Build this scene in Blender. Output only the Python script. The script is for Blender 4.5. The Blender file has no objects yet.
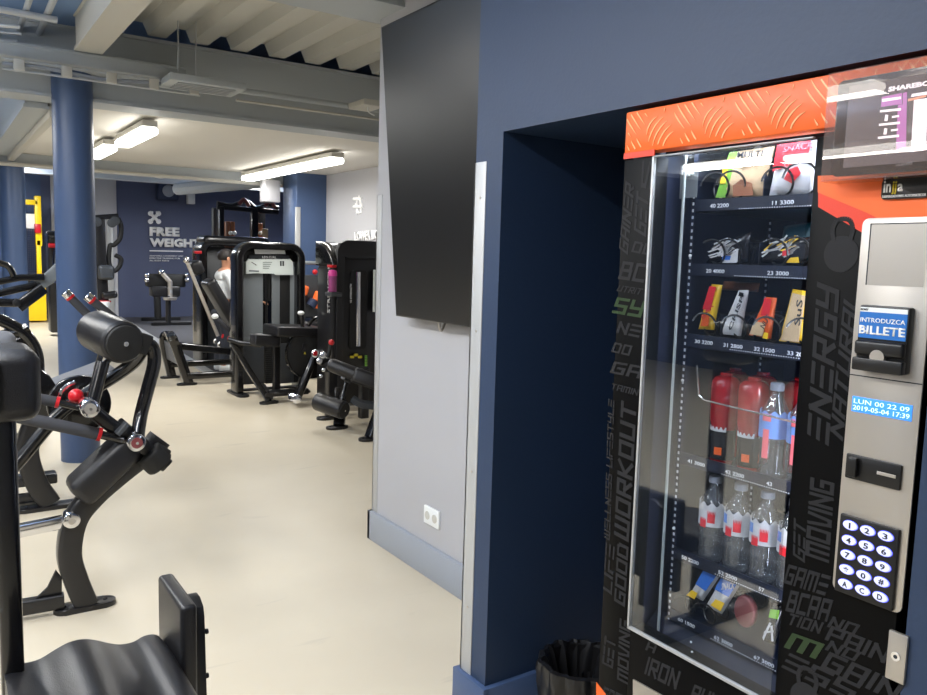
import bpy, bmesh, math, random
from mathutils import Vector, Matrix
random.seed(7)
PI = math.pi
SC = bpy.context.scene
COL = SC.collection

# ---------------------------------------------------------------- camera model
F = 795.0
PITCH, ROLL, YAW, EYE = math.radians(6.3), math.radians(-1.66), math.radians(34.0), 1.47
CX, CY = 463.5, 347.5
FW = Vector((math.sin(YAW)*math.cos(PITCH), math.cos(YAW)*math.cos(PITCH), -math.sin(PITCH)))
R0 = Vector((math.cos(YAW), -math.sin(YAW), 0))
D0 = FW.cross(R0)
cr, sr = math.cos(ROLL), math.sin(ROLL)
CAMX = cr*R0 + sr*D0
CAMD = -sr*R0 + cr*D0
ORG = Vector((0, 0, EYE))


def at(ax, val, x, y):
    """point of the plane <ax> = val seen at photograph pixel (x, y)"""
    r = FW + CAMX*((x-CX)/F) + CAMD*((y-CY)/F)
    i = 'xyz'.index(ax)
    return ORG + r*((val-ORG[i])/r[i])


cam_d = bpy.data.cameras.new('camera')
cam = bpy.data.objects.new('camera', cam_d)
COL.objects.link(cam)
m = Matrix((CAMX, -CAMD, -FW)).transposed().to_4x4()
m.translation = ORG
cam.matrix_world = m
cam_d.sensor_width = 36
cam_d.lens = 36*F/927
cam_d.clip_start = 0.02
SC.camera = cam

# ---------------------------------------------------------------- materials


def srgb(r, g, b):
    def f(c):
        c /= 255.0
        return c/12.92 if c <= 0.04045 else ((c+0.055)/1.055)**2.4
    return (f(r), f(g), f(b), 1)


def mat(name, col, rough=0.5, metal=0.0, spec=0.5, bump=0.0, bscale=200, var=0.0, vscale=4, coat=0.0, emit=None, estr=0):
    mt = bpy.data.materials.new(name)
    mt.use_nodes = True
    nt = mt.node_tree
    b = nt.nodes['Principled BSDF']
    c = srgb(*col)
    b.inputs['Base Color'].default_value = c
    b.inputs['Roughness'].default_value = rough
    b.inputs['Metallic'].default_value = metal
    b.inputs['Specular IOR Level'].default_value = spec
    b.inputs['Coat Weight'].default_value = coat
    if emit:
        b.inputs['Emission Color'].default_value = srgb(*emit)
        b.inputs['Emission Strength'].default_value = estr
    tc = nt.nodes.new('ShaderNodeTexCoord')
    if var > 0:
        n = nt.nodes.new('ShaderNodeTexNoise')
        n.inputs['Scale'].default_value = vscale
        n.inputs['Detail'].default_value = 5
        nt.links.new(tc.outputs['Object'], n.inputs['Vector'])
        mx = nt.nodes.new('ShaderNodeMix')
        mx.data_type = 'RGBA'
        mx.inputs['A'].default_value = [v*(1-var) for v in c[:3]]+[1]
        mx.inputs['B'].default_value = [min(1, v*(1+var)) for v in c[:3]]+[1]
        nt.links.new(n.outputs['Fac'], mx.inputs['Factor'])
        nt.links.new(mx.outputs['Result'], b.inputs['Base Color'])
    if bump > 0:
        n = nt.nodes.new('ShaderNodeTexNoise')
        n.inputs['Scale'].default_value = bscale
        nt.links.new(tc.outputs['Object'], n.inputs['Vector'])
        bp = nt.nodes.new('ShaderNodeBump')
        bp.inputs['Strength'].default_value = bump
        bp.inputs['Distance'].default_value = 0.01
        nt.links.new(n.outputs['Fac'], bp.inputs['Height'])
        nt.links.new(bp.outputs['Normal'], b.inputs['Normal'])
    return mt


def glass_mat(name, tint, refl=1.0, ior=1.45, rough=0.0, haze=0.0, hazecol=(200, 200, 200)):
    """thin clear sheet: transparent with a fresnel reflection and a little haze"""
    mt = bpy.data.materials.new(name)
    mt.use_nodes = True
    nt = mt.node_tree
    nt.nodes.remove(nt.nodes['Principled BSDF'])
    out = nt.nodes['Material Output']
    tr = nt.nodes.new('ShaderNodeBsdfTransparent')
    tr.inputs['Color'].default_value = tint
    gl = nt.nodes.new('ShaderNodeBsdfGlossy')
    gl.inputs['Roughness'].default_value = rough
    df = nt.nodes.new('ShaderNodeBsdfDiffuse')
    df.inputs['Color'].default_value = srgb(*hazecol)
    m1 = nt.nodes.new('ShaderNodeMixShader')
    m1.inputs[0].default_value = haze
    nt.links.new(tr.outputs[0], m1.inputs[1])
    nt.links.new(df.outputs[0], m1.inputs[2])
    # schlick reflectance, the same from both sides of the thin sheet
    ge = nt.nodes.new('ShaderNodeNewGeometry')
    dt = nt.nodes.new('ShaderNodeVectorMath'); dt.operation = 'DOT_PRODUCT'
    nt.links.new(ge.outputs['Normal'], dt.inputs[0]); nt.links.new(ge.outputs['Incoming'], dt.inputs[1])
    def mth(op, a, b_=None):
        n_ = nt.nodes.new('ShaderNodeMath'); n_.operation = op
        for k_, v_ in enumerate((a, b_)):
            if v_ is None: continue
            if isinstance(v_, (int, float)): n_.inputs[k_].default_value = v_
            else: nt.links.new(v_, n_.inputs[k_])
        return n_.outputs[0]
    f0 = ((ior-1)/(ior+1))**2
    c5 = mth('POWER', mth('SUBTRACT', 1.0, mth('ABSOLUTE', dt.outputs['Value'])), 5.0)
    fr = mth('ADD', mth('MULTIPLY', c5, 1-f0), f0)
    mu = nt.nodes.new('ShaderNodeMath')
    mu.operation = 'MULTIPLY'
    mu.use_clamp = True
    mu.inputs[1].default_value = refl
    nt.links.new(fr, mu.inputs[0])
    m2 = nt.nodes.new('ShaderNodeMixShader')
    nt.links.new(mu.outputs[0], m2.inputs[0])
    nt.links.new(m1.outputs[0], m2.inputs[1])
    nt.links.new(gl.outputs[0], m2.inputs[2])
    nt.links.new(m2.outputs[0], out.inputs['Surface'])
    return mt


M = {}
M['navy'] = mat('navy_paint', (38, 56, 84), 0.5, bump=0.05, bscale=90, var=0.06)
M['navy_gloss'] = mat('navy_column_paint', (66, 86, 122), 0.38, bump=0.03, bscale=60)
M['navy_dark'] = mat('navy_dark_paint', (36, 50, 80), 0.6, var=0.06)
M['slate'] = mat('slate_navy_paint', (74, 82, 110), 0.6, var=0.08, vscale=1)
M['grey'] = mat('grey_paint', (176, 176, 180), 0.6, bump=0.03, bscale=120)
M['grey_beam'] = mat('grey_beam_paint', (172, 178, 182), 0.55)
M['grey_base'] = mat('grey_skirting_paint', (150, 156, 166), 0.45)
M['white'] = mat('white_soffit_paint', (222, 219, 212), 0.8)
M['offwhite'] = mat('offwhite_metal', (196, 194, 186), 0.5)
M['duct'] = mat('pale_conduit', (178, 182, 186), 0.4, metal=0.3)
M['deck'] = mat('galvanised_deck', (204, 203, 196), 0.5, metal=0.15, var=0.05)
M['deck_blue'] = mat('blue_grey_deck', (122, 150, 190), 0.6)  # even blue-grey tone of the left and far ceilings
M['trim'] = mat('aluminium_corner_guard', (182, 183, 183), 0.4, metal=0.25, bump=0.05)
M['black_metal'] = mat('black_gloss_steel', (12, 12, 14), 0.22, coat=0.4, spec=0.5)
M['dark_frame'] = mat('charcoal_steel', (20, 20, 23), 0.35, coat=0.2)
M['vinyl'] = mat('black_vinyl', (26, 26, 29), 0.36, bump=0.12, bscale=300)
M['vinyl_grey'] = mat('grey_vinyl', (116, 118, 124), 0.5, bump=0.1, bscale=300)
M['foam'] = mat('grey_foam_grip', (52, 53, 58), 0.75, bump=0.15, bscale=400)
M['rubber'] = mat('black_rubber', (18, 18, 18), 0.7)
M['chrome'] = mat('chrome', (225, 225, 228), 0.1, metal=1.0)
M['steel'] = mat('brushed_steel', (196, 190, 182), 0.36, metal=0.75, bump=0.03, bscale=500)
M['red'] = mat('red_plastic', (190, 20, 32), 0.35)
M['shroud'] = mat('grey_shroud', (124, 130, 134), 0.4)
M['shroud_dark'] = mat('dark_shroud', (58, 61, 65), 0.4)
M['placard'] = mat('pale_placard', (228, 236, 232), 0.4)
M['placard_white'] = mat('white_placard', (235, 238, 238), 0.4)
M['ink'] = mat('dark_ink', (40, 44, 50), 0.6)
M['ink_grey'] = mat('grey_ink', (130, 138, 138), 0.6)
M['white_ink'] = mat('white_ink', (245, 245, 245), 0.5)
M['yellow'] = mat('yellow_paint', (255, 212, 20), 0.4)
M['orange'] = mat('orange_film', (246, 106, 36), 0.42, var=0.06, vscale=3)
M['orange_light'] = mat('orange_tread_light', (255, 190, 128), 0.35)
M['orange_pad'] = mat('orange_grip', (255, 120, 50), 0.5)
M['red_orange'] = mat('red_orange_film', (228, 62, 34), 0.42)
M['cab'] = mat('black_satin_film', (7, 7, 8), 0.42, spec=0.1)
M['cab_word'] = mat('charcoal_lettering', (45, 45, 47), 0.5, spec=0.12)
M['cab_green'] = mat('dim_green_lettering', (34, 56, 26), 0.42)
M['cab_in'] = mat('vending_interior', (22, 30, 52), 0.5)
M['shelf'] = mat('shelf_dark_steel', (18, 26, 46), 0.35)
M['slot_white'] = mat('tape_white', (225, 228, 235), 0.5)
M['spiral'] = mat('black_spiral_wire', (12, 12, 14), 0.3)
M['screen_black'] = mat('tv_glass', (13, 13, 15), 0.32, spec=0.8)
M['tv_edge'] = mat('tv_bezel', (22, 22, 24), 0.35)
M['tablet'] = mat('tablet_glass', (26, 22, 20), 0.12, spec=0.6)
M['lcd'] = mat('lcd_blue', (60, 130, 220), 0.3, emit=(50, 135, 235), estr=0.9)
M['lcd_text'] = mat('lcd_text', (200, 225, 250), 0.3, emit=(190, 220, 255), estr=1.2)
M['bill_blue'] = mat('bill_label_blue', (40, 95, 160), 0.3, emit=(50, 115, 190), estr=0.4)
M['plastic_black'] = mat('black_plastic', (14, 14, 16), 0.4)
M['key'] = mat('key_white', (225, 228, 245), 0.3, emit=(190, 195, 255), estr=0.45)
M['key_blue'] = mat('key_blue_ring', (70, 80, 220), 0.3, emit=(70, 80, 255), estr=0.8)
M['scr_purple'] = mat('screen_purple', (150, 80, 150), 0.3, emit=(190, 120, 190), estr=0.7)
M['scr_white'] = mat('screen_white', (230, 225, 230), 0.3, emit=(240, 235, 245), estr=0.95)
M['scr_grey'] = mat('screen_grey', (70, 65, 70), 0.2, emit=(120, 108, 112), estr=0.22)
M['scr_orange'] = mat('screen_peach', (200, 140, 110), 0.3, emit=(225, 160, 130), estr=0.6)
M['gold'] = mat('sign_gold', (200, 180, 40), 0.4)
M['glass'] = glass_mat('window_glass', (0.93, 0.95, 0.97, 1), refl=2.3, ior=1.5, haze=0.008, hazecol=(170, 190, 215))
M['glass_edge'] = mat('glass_edge_strip', (190, 200, 200), 0.2, spec=0.8)
M['acrylic'] = glass_mat('acrylic_sheet', (0.96, 0.93, 0.92, 1), refl=1.0, ior=1.45, haze=0.05, hazecol=(255, 235, 225))
M['pet'] = glass_mat('clear_bottle_plastic', (0.93, 0.95, 0.96, 1), refl=4.0, ior=1.5, rough=0.10, haze=0.05, hazecol=(225, 230, 238))
M['pet_red'] = mat('red_drink', (150, 22, 30), 0.18, coat=0.6)
M['cap'] = mat('grey_blue_cap', (130, 136, 150), 0.4)
M['bag'] = mat('black_bin_bag', (20, 20, 22), 0.28, spec=0.6)
M['skin'] = mat('skin', (196, 142, 112), 0.55)
M['hair'] = mat('dark_hair', (34, 28, 26), 0.6)
M['tshirt'] = mat('white_cotton', (232, 236, 240), 0.85)
M['shorts'] = mat('dark_cotton', (52, 56, 66), 0.85)
M['pink'] = mat('pink_plastic', (214, 60, 150), 0.35)
M['pink_clear'] = mat('pink_purple_plastic', (150, 70, 120), 0.25)
M['lamp'] = mat('lamp_diffuser', (255, 255, 255), 0.4, emit=(255, 252, 244), estr=9)
M['led'] = mat('vending_led', (255, 255, 255), 0.4, emit=(225, 235, 255), estr=14)
M['teal'] = mat('teal_wrap', (20, 84, 100), 0.4)
M['w_white'] = mat('wrapper_white', (205, 206, 210), 0.3)
M['w_black'] = mat('wrapper_black', (24, 24, 28), 0.25)
M['w_cream'] = mat('wrapper_cream', (205, 178, 142), 0.35, var=0.08, vscale=30)
M['w_green'] = mat('wrapper_green', (120, 180, 60), 0.35)
M['w_red'] = mat('wrapper_red', (212, 38, 50), 0.3)
M['w_yellow'] = mat('wrapper_yellow', (245, 200, 40), 0.3)
M['w_orange'] = mat('wrapper_orange', (232, 96, 30), 0.3)
M['w_brown'] = mat('wrapper_brown', (150, 96, 66), 0.35)
M['w_blue'] = mat('wrapper_blue', (50, 110, 200), 0.3)
M['w_pink'] = mat('label_pink', (236, 110, 120), 0.35)
M['w_lblue'] = mat('label_blue', (110, 150, 220), 0.35)
M['maroon'] = mat('dim_maroon_wrap', (120, 60, 62), 0.4)

# floor: cream epoxy with faint scuffs
fm = mat('cream_epoxy_floor', (216, 202, 172), 0.42, spec=0.35)
nt = fm.node_tree
b = nt.nodes['Principled BSDF']
tc = nt.nodes.new('ShaderNodeTexCoord')
n1 = nt.nodes.new('ShaderNodeTexNoise'); n1.inputs['Scale'].default_value = 1.1; n1.inputs['Detail'].default_value = 7
n2 = nt.nodes.new('ShaderNodeTexNoise'); n2.inputs['Scale'].default_value = 2.6; n2.inputs['Detail'].default_value = 3; n2.inputs['Distortion'].default_value = 1.2
nt.links.new(tc.outputs['Object'], n1.inputs['Vector'])
mp = nt.nodes.new('ShaderNodeMapping'); mp.inputs['Scale'].default_value = (0.5, 2.4, 1); mp.inputs['Rotation'].default_value = (0, 0, 0.6)
nt.links.new(tc.outputs['Object'], mp.inputs['Vector']); nt.links.new(mp.outputs[0], n2.inputs['Vector'])
cr1 = nt.nodes.new('ShaderNodeValToRGB')
cr1.color_ramp.elements[0].color = srgb(196, 185, 164); cr1.color_ramp.elements[1].color = srgb(208, 198, 177)
cr1.color_ramp.elements[0].position = .3; cr1.color_ramp.elements[1].position = .7
nt.links.new(n1.outputs['Fac'], cr1.inputs[0])
cr2 = nt.nodes.new('ShaderNodeValToRGB')
cr2.color_ramp.elements[0].position = .66; cr2.color_ramp.elements[0].color = (0, 0, 0, 1)
cr2.color_ramp.elements[1].position = .8; cr2.color_ramp.elements[1].color = (1, 1, 1, 1)
nt.links.new(n2.outputs['Fac'], cr2.inputs[0])
mx = nt.nodes.new('ShaderNodeMix'); mx.data_type = 'RGBA'
ml = nt.nodes.new('ShaderNodeMath'); ml.operation = 'MULTIPLY'; ml.inputs[1].default_value = .45
nt.links.new(cr2.outputs[0], ml.inputs[0]); nt.links.new(ml.outputs[0], mx.inputs['Factor'])
nt.links.new(cr1.outputs[0], mx.inputs['A']); mx.inputs['B'].default_value = srgb(150, 142, 130)
nt.links.new(mx.outputs['Result'], b.inputs['Base Color'])
M['floor'] = fm
M['mat_floor'] = mat('dark_rubber_flooring', (70, 70, 74), 0.7, var=0.1, vscale=3)
M['mesh_brown'] = mat('brown_grid', (150, 130, 122), 0.7)

# ---------------------------------------------------------------- mesh helpers


def V(*a): return Vector(a)


def box(bm, lo, hi, bev=0.0, seg=2):
    lo, hi = Vector(lo), Vector(hi)
    for i in range(3):
        if lo[i] > hi[i]: lo[i], hi[i] = hi[i], lo[i]
    r = bmesh.ops.create_cube(bm, size=1)
    vs = r['verts']
    for v in vs:
        v.co = Vector([lo[i]+(v.co[i]+.5)*(hi[i]-lo[i]) for i in range(3)])
    if bev > 0:
        es = list({e for v in vs for e in v.link_edges})
        bmesh.ops.bevel(bm, geom=es, offset=bev, segments=seg, profile=0.5, affect='EDGES')
    return vs


def rod(bm, p0, p1, r0, r1=None, n=20, cap=True):
    p0, p1 = Vector(p0), Vector(p1)
    if r1 is None: r1 = r0
    d = (p1-p0); L = d.length
    q = d.to_track_quat('Z', 'Y')
    r = bmesh.ops.create_cone(bm, cap_ends=cap, segments=n, radius1=r0, radius2=r1, depth=L)
    M4 = Matrix.Translation((p0+p1)/2) @ q.to_matrix().to_4x4()
    for v in r['verts']: v.co = M4 @ v.co
    return r['verts']


def roundrod(bm, p0, p1, r, rb=0.01, n=28, seg=3):
    """cylinder with rounded rims"""
    p0, p1 = Vector(p0), Vector(p1)
    d = p1-p0; L = d.length
    pr = [(0, 0.0001)]
    for k in range(seg+1):
        a = PI/2*k/seg
        pr.append((rb-rb*math.cos(a), r-rb+rb*math.sin(a)))
    for k in range(seg+1):
        a = PI/2*(1-k/seg)
        pr.append((L-rb+rb*math.cos(a), r-rb+rb*math.sin(a)))
    pr.append((L, 0.0001))
    lathe(bm, p0, d, pr, n)


def lathe(bm, org, axis, prof, n=24):
    """prof: list of (distance along axis, radius)"""
    q = Vector(axis).to_track_quat('Z', 'Y')
    rings = []
    for h, r in prof:
        rings.append([bm.verts.new(Vector(org)+q @ Vector((r*math.cos(2*PI*k/n), r*math.sin(2*PI*k/n), h))) for k in range(n)])
    for a, b in zip(rings, rings[1:]):
        for k in range(n):
            bm.faces.new((a[k], a[(k+1) % n], b[(k+1) % n], b[k]))
    bm.faces.new(rings[0][::-1]); bm.faces.new(rings[-1])


def smooth_path(pts, k=6):
    pts = [Vector(p) for p in pts]
    if len(pts) < 3: return pts
    out = []
    P = [pts[0]*2-pts[1]]+pts+[pts[-1]*2-pts[-2]]
    for i in range(1, len(P)-2):
        a, b_, c, d = P[i-1], P[i], P[i+1], P[i+2]
        for j in range(k):
            t = j/k
            out.append(.5*((2*b_)+(c-a)*t+(2*a-5*b_+4*c-d)*t*t+(3*b_-a-3*c+d)*t**3))
    out.append(pts[-1])
    return out


def tube(bm, pts, r, n=14, k=6, smooth=True, flat=None, up=None):
    """swept tube; flat=(w,h) gives a rounded rectangular section with w along <up>"""
    P = smooth_path(pts, k) if smooth else [Vector(p) for p in pts]
    rings = []
    T = [(P[min(i+1, len(P)-1)]-P[max(i-1, 0)]).normalized() for i in range(len(P))]
    ref = Vector(up) if up is not None else None
    if ref is None:
        ref = Vector((0, 0, 1)) if abs(T[0].z) < .9 else Vector((1, 0, 0))
    u = (ref-T[0]*ref.dot(T[0])).normalized()
    for i, p in enumerate(P):
        if up is not None:
            u = (Vector(up)-T[i]*Vector(up).dot(T[i])).normalized()
        else:
            u = (u-T[i]*u.dot(T[i])).normalized()
        w = T[i].cross(u)
        ring = []
        for a in range(n):
            an = 2*PI*(a+.5)/n
            if flat:
                ca, sa = math.cos(an), math.sin(an)
                e = .35
                x_ = math.copysign(abs(ca)**e, ca)*flat[0]/2
                y_ = math.copysign(abs(sa)**e, sa)*flat[1]/2
            else:
                rr = r[i*(len(r)-1)//max(1, len(P)-1)] if isinstance(r, (list, tuple)) else r
                x_, y_ = rr*math.cos(an), rr*math.sin(an)
            ring.append(bm.verts.new(p+u*x_+w*y_))
        rings.append(ring)
    for a, b_ in zip(rings, rings[1:]):
        for q in range(n):
            bm.faces.new((a[q], a[(q+1) % n], b_[(q+1) % n], b_[q]))
    bm.faces.new(rings[0][::-1]); bm.faces.new(rings[-1])


def prism(bm, pts, d, bev=0.0, seg=2):
    """polygon (3-D points, planar) extruded by vector d"""
    d = Vector(d)
    a = [bm.verts.new(Vector(p)) for p in pts]
    b_ = [bm.verts.new(Vector(p)+d) for p in pts]
    n = len(pts)
    fs = [bm.faces.new(a[::-1]), bm.faces.new(b_)]
    for i in range(n):
        fs.append(bm.faces.new((a[i], a[(i+1) % n], b_[(i+1) % n], b_[i])))
    if bev > 0:
        es = list({e for f in fs[:2] for e in f.edges})
        bmesh.ops.bevel(bm, geom=es, offset=bev, segments=seg, profile=0.5, affect='EDGES')


def rrect(cx, cy, w, h, r, n=5):
    o = []
    for (sx, sy, a0) in ((1, 1, 0), (-1, 1, 90), (-1, -1, 180), (1, -1, 270)):
        for k in range(n+1):
            a = math.radians(a0+90*k/n)
            o.append((cx+sx*(w/2-r)+r*math.cos(a), cy+sy*(h/2-r)+r*math.sin(a)))
    return o


def ball(bm, c, r, sc=(1, 1, 1), n=14):
    q = bmesh.ops.create_uvsphere(bm, u_segments=n*2//2, v_segments=max(6, n//2+1), radius=r)
    for v in q['verts']:
        v.co = Vector((v.co.x*sc[0], v.co.y*sc[1], v.co.z*sc[2]))+Vector(c)


def BM(): return bmesh.new()


def wloc(o):
    v = Vector((0, 0, 0))
    while o is not None:
        v += o.location; o = o.parent
    return v


def obj(name, bm, m, parent=None, smooth=30, kind=None, label=None):
    bmesh.ops.recalc_face_normals(bm, faces=bm.faces)
    me = bpy.data.meshes.new(name)
    if parent is not None:
        off = wloc(parent)
        for v in bm.verts: v.co -= off
    bm.to_mesh(me); bm.free()
    me.materials.append(m)
    if smooth:
        me.polygons.foreach_set('use_smooth', [True]*len(me.polygons))
        me.set_sharp_from_angle(angle=math.radians(smooth))
    o = bpy.data.objects.new(name, me)
    COL.objects.link(o)
    if parent is not None: o.parent = parent
    if kind: o['kind'] = kind
    if label: o['label'] = label
    return o


def struct(name, bm, m, parent=None, smooth=30):
    return obj(name, bm, m, parent, smooth, 'structure' if parent is None else None)


def thing(name, label, cat, loc=(0, 0, 0), group=None):
    o = bpy.data.objects.new(name, None)
    COL.objects.link(o)
    o.location = loc
    o.empty_display_size = .05
    o['label'] = label; o['category'] = cat
    if group: o['group'] = group
    return o


def tag(o, label, cat, group=None):
    o['label'] = label; o['category'] = cat
    if group: o['group'] = group
    # origin to the base of the mesh
    vs = [v.co.copy() for v in o.data.vertices]
    c = Vector((sum(v.x for v in vs)/len(vs), sum(v.y for v in vs)/len(vs), min(v.z for v in vs)))
    for v in o.data.vertices: v.co -= c
    o.location = c
    return o


def dup(root, loc, label=None, group=None):
    r = root.copy(); COL.objects.link(r); r.location = loc
    if label: r['label'] = label
    if group: r['group'] = group
    for ch in list(root.children):
        c = ch.copy(); COL.objects.link(c); c.parent = r
        for g in list(ch.children):
            d = g.copy(); COL.objects.link(d); d.parent = c
    return r


def words(name, s, BL, BR, TL, m, parent, lift=None, bold=0.0, thick=0.0012, label=None, caps=True):
    """lettering whose box has the given bottom-left, bottom-right and top-left corners in space"""
    BL, BR, TL = Vector(BL), Vector(BR), Vector(TL)
    cu = bpy.data.curves.new(name, 'FONT')
    cu.body = s; cu.offset = bold; cu.resolution_u = 2
    to = bpy.data.objects.new(name, cu)
    COL.objects.link(to)
    dg = bpy.context.evaluated_depsgraph_get()
    dg.update()
    me = bpy.data.meshes.new_from_object(to.evaluated_get(dg))
    bpy.data.objects.remove(to); bpy.data.curves.remove(cu)
    xs = [v.co.x for v in me.vertices]; ys = [v.co.y for v in me.vertices]
    x0, x1, y0, y1 = min(xs), max(xs), min(ys), max(ys)
    u = BR-BL; w = TL-BL
    nrm = u.cross(w).normalized()
    bm = BM()
    bm.from_mesh(me)
    bpy.data.meshes.remove(me)
    g = bmesh.ops.extrude_face_region(bm, geom=list(bm.faces))
    top = {v for v in g['geom'] if isinstance(v, bmesh.types.BMVert)}
    for v in bm.verts:
        p = BL+u*((v.co.x-x0)/(x1-x0))+w*((v.co.y-y0)/(y1-y0))
        v.co = p+nrm*(thick if v in top else -.0003)
    return obj(name, bm, m, parent, smooth=None, label=label)

GLYPH = {
 'A': (4, [[(0,0),(0,6),(4,6),(4,0)],[(0,2.6),(4,2.6)]]), 'B': (4, [[(0,0),(0,6),(3.6,6),(3.6,3.1),(4,3.1),(4,0),(0,0)],[(0,3.1),(3.6,3.1)]]),
 'C': (4, [[(4,6),(0,6),(0,0),(4,0)]]), 'D': (4, [[(0,0),(0,6),(3.2,6),(4,5),(4,0),(0,0)]]), 'E': (4, [[(0,6),(4,6)],[(0,3),(4,3)],[(0,0),(4,0)]]),
 'F': (4, [[(0,0),(0,3),(3.6,3)],[(0,6),(4,6)]]), 'G': (4, [[(4,6),(0,6),(0,0),(4,0),(4,3),(2,3)]]), 'I': (0, [[(0,0),(0,6)]]),
 'K': (4, [[(0,0),(0,6)],[(4,6),(.6,3),(4,0)]]), 'L': (4, [[(0,6),(0,0),(4,0)]]), 'M': (5.4, [[(0,0),(0,6),(5.4,6),(5.4,0)],[(2.7,6),(2.7,0)]]),
 'N': (4, [[(0,0),(0,6),(4,0),(4,6)]]), 'O': (4, [[(0,0),(0,6),(4,6),(4,0),(0,0)]]), 'P': (4, [[(0,0),(0,6),(4,6),(4,2.8),(0,2.8)]]),
 'R': (4, [[(0,0),(0,6),(4,6),(4,2.8),(0,2.8)],[(1.6,2.8),(4,0)]]), 'S': (4, [[(4,6),(0,6),(0,3),(4,3),(4,0),(0,0)]]), 'T': (4, [[(0,6),(4,6)],[(2,6),(2,0)]]),
 'U': (4, [[(0,6),(0,0),(4,0),(4,6)]]), 'V': (4, [[(0,6),(1,0),(3,0),(4,6)]]), 'W': (5.4, [[(0,6),(0,0),(5.4,0),(5.4,6)],[(2.7,0),(2.7,6)]]),
 'Y': (4, [[(0,6),(0,3),(4,3)],[(4,6),(4,0),(0,0)]]), ' ': (2, [])}


def stencil(name, s, BL, BR, TL, m, parent, thick=.0004, hw=.62, shear=.14):
    """angular lettering of straight strokes in the box with the given corners"""
    BL, BR, TL = Vector(BL), Vector(BR), Vector(TL)
    x = 0; segs = []
    for ch in s:
        w, ls = GLYPH[ch]
        for l in ls:
            for a, b_ in zip(l, l[1:]): segs.append(((a[0]+x, a[1]), (b_[0]+x, b_[1])))
        x += w+2.1
    W = x-2.1; H = 6.0
    u = (BR-BL)/(W+2*hw); w_ = (TL-BL)/(H+2*hw)
    nrm = u.cross(w_).normalized()
    bm = BM()
    for i, (a, b_) in enumerate(segs):
        a, b_ = Vector(a), Vector(b_); d = (b_-a).normalized(); q = Vector((-d.y, d.x))
        P = []
        for p in (a-d*hw+q*hw, a-d*hw-q*hw, b_+d*hw-q*hw, b_+d*hw+q*hw):
            P.append(BL+u*(p.x+hw+shear*(p.y-3))+w_*(p.y+hw))
        prism(bm, P, nrm*(thick+i*2.5e-5))
    return obj(name, bm, m, parent, smooth=None)
# ================================================================ THE SETTING
XF = 1.418          # plane of the blue front wall and of the machine's front
ZC = 3.12
bm = BM(); box(bm, (-6.6, -3.1, -.12), (8.3, 18.9, 0)); struct('floor', bm, M['floor'])
bm = BM()
prism(bm, [(3.46, 18.5, .001), (2.86, 9.6, .001), (8.1, 9.6, .001), (8.1, 18.5, .001)], (0, 0, .006))
struct('floor_rubber', bm, M['mat_floor'])
bm = BM()
prism(bm, [(3.36, 18.5, .001), (2.74, 9.6, .001), (2.86, 9.6, .001), (3.46, 18.5, .001)], (0, 0, .02))
struct('trim_1', bm, M['trim'])

bm = BM()
box(bm, (XF, -3, 0), (2.6, .672, ZC))
box(bm, (XF, .672, 1.847), (2.6, 1.925, ZC))
box(bm, (XF, 1.925, 0), (2.5, 2.062, ZC))
box(bm, (2.45, .672, 0), (2.6, 1.925, 1.847))
struct('wall_right', bm, M['navy'])
bm = BM(); box(bm, (1.89, 2.062, 0), (2.5, 3.61, ZC)); struct('wall_alcove', bm, M['grey'])
bm = BM(); box(bm, (-6.6, -3.1, 0), (-6.5, 18.6, ZC)); struct('wall_left', bm, M['navy_dark'])
bm = BM(); box(bm, (-6.5, -3.1, 0), (2.6, -3, ZC)); struct('wall_back', bm, M['grey'])
bm = BM(); box(bm, (2.5, 3.3, 0), (4.45, 3.4, ZC)); struct('wall_side', bm, M['grey'])
bm = BM(); box(bm, (4.15, 3.4, 0), (4.45, 9.4, ZC)); struct('wall_east', bm, M['grey'])
bm = BM(); box(bm, (4.45, 9.8, 0), (8.2, 9.9, ZC)); box(bm, (8.1, 9.9, 0), (8.2, 18.6, ZC)); struct('wall_gym', bm, M['slate'])
fx = lambda px, y=250: at('y', 18.5, px, y).x
bm = BM(); box(bm, (-6.5, 18.5, 0), (8.2, 18.6, ZC)); struct('wall_far', bm, M['slate'])
bm = BM(); box(bm, (fx(52), 18.46, 0), (fx(117), 18.5, ZC)); struct('wall_far_grey', bm, M['grey'])
bm = BM(); box(bm, (-1, 18.46, 0), (fx(42), 18.5, ZC)); struct('wall_far_blue', bm, M['navy_gloss'])
# square navy column at the end of the grey wall
cx0 = at('y', 9.3, 296, 300).x
bm = BM(); box(bm, (cx0, 9.3, 0), (4.5, 9.75, ZC), .01); struct('column_square', bm, M['navy_gloss'])
bm = BM(); box(bm, (cx0-.008, 9.292, .3), (cx0+.05, 9.33, 2.05), .003); struct('trim_2', bm, M['trim'])

for i, (x, y, r, top) in enumerate(((.846, 6.03, .126, 2.64), (.785, 9.93, .122, 2.345))):
    bm = BM(); rod(bm, (x, y, 0), (x, y, top), r, n=56); struct('column_round', bm, M['navy_gloss'])

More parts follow.
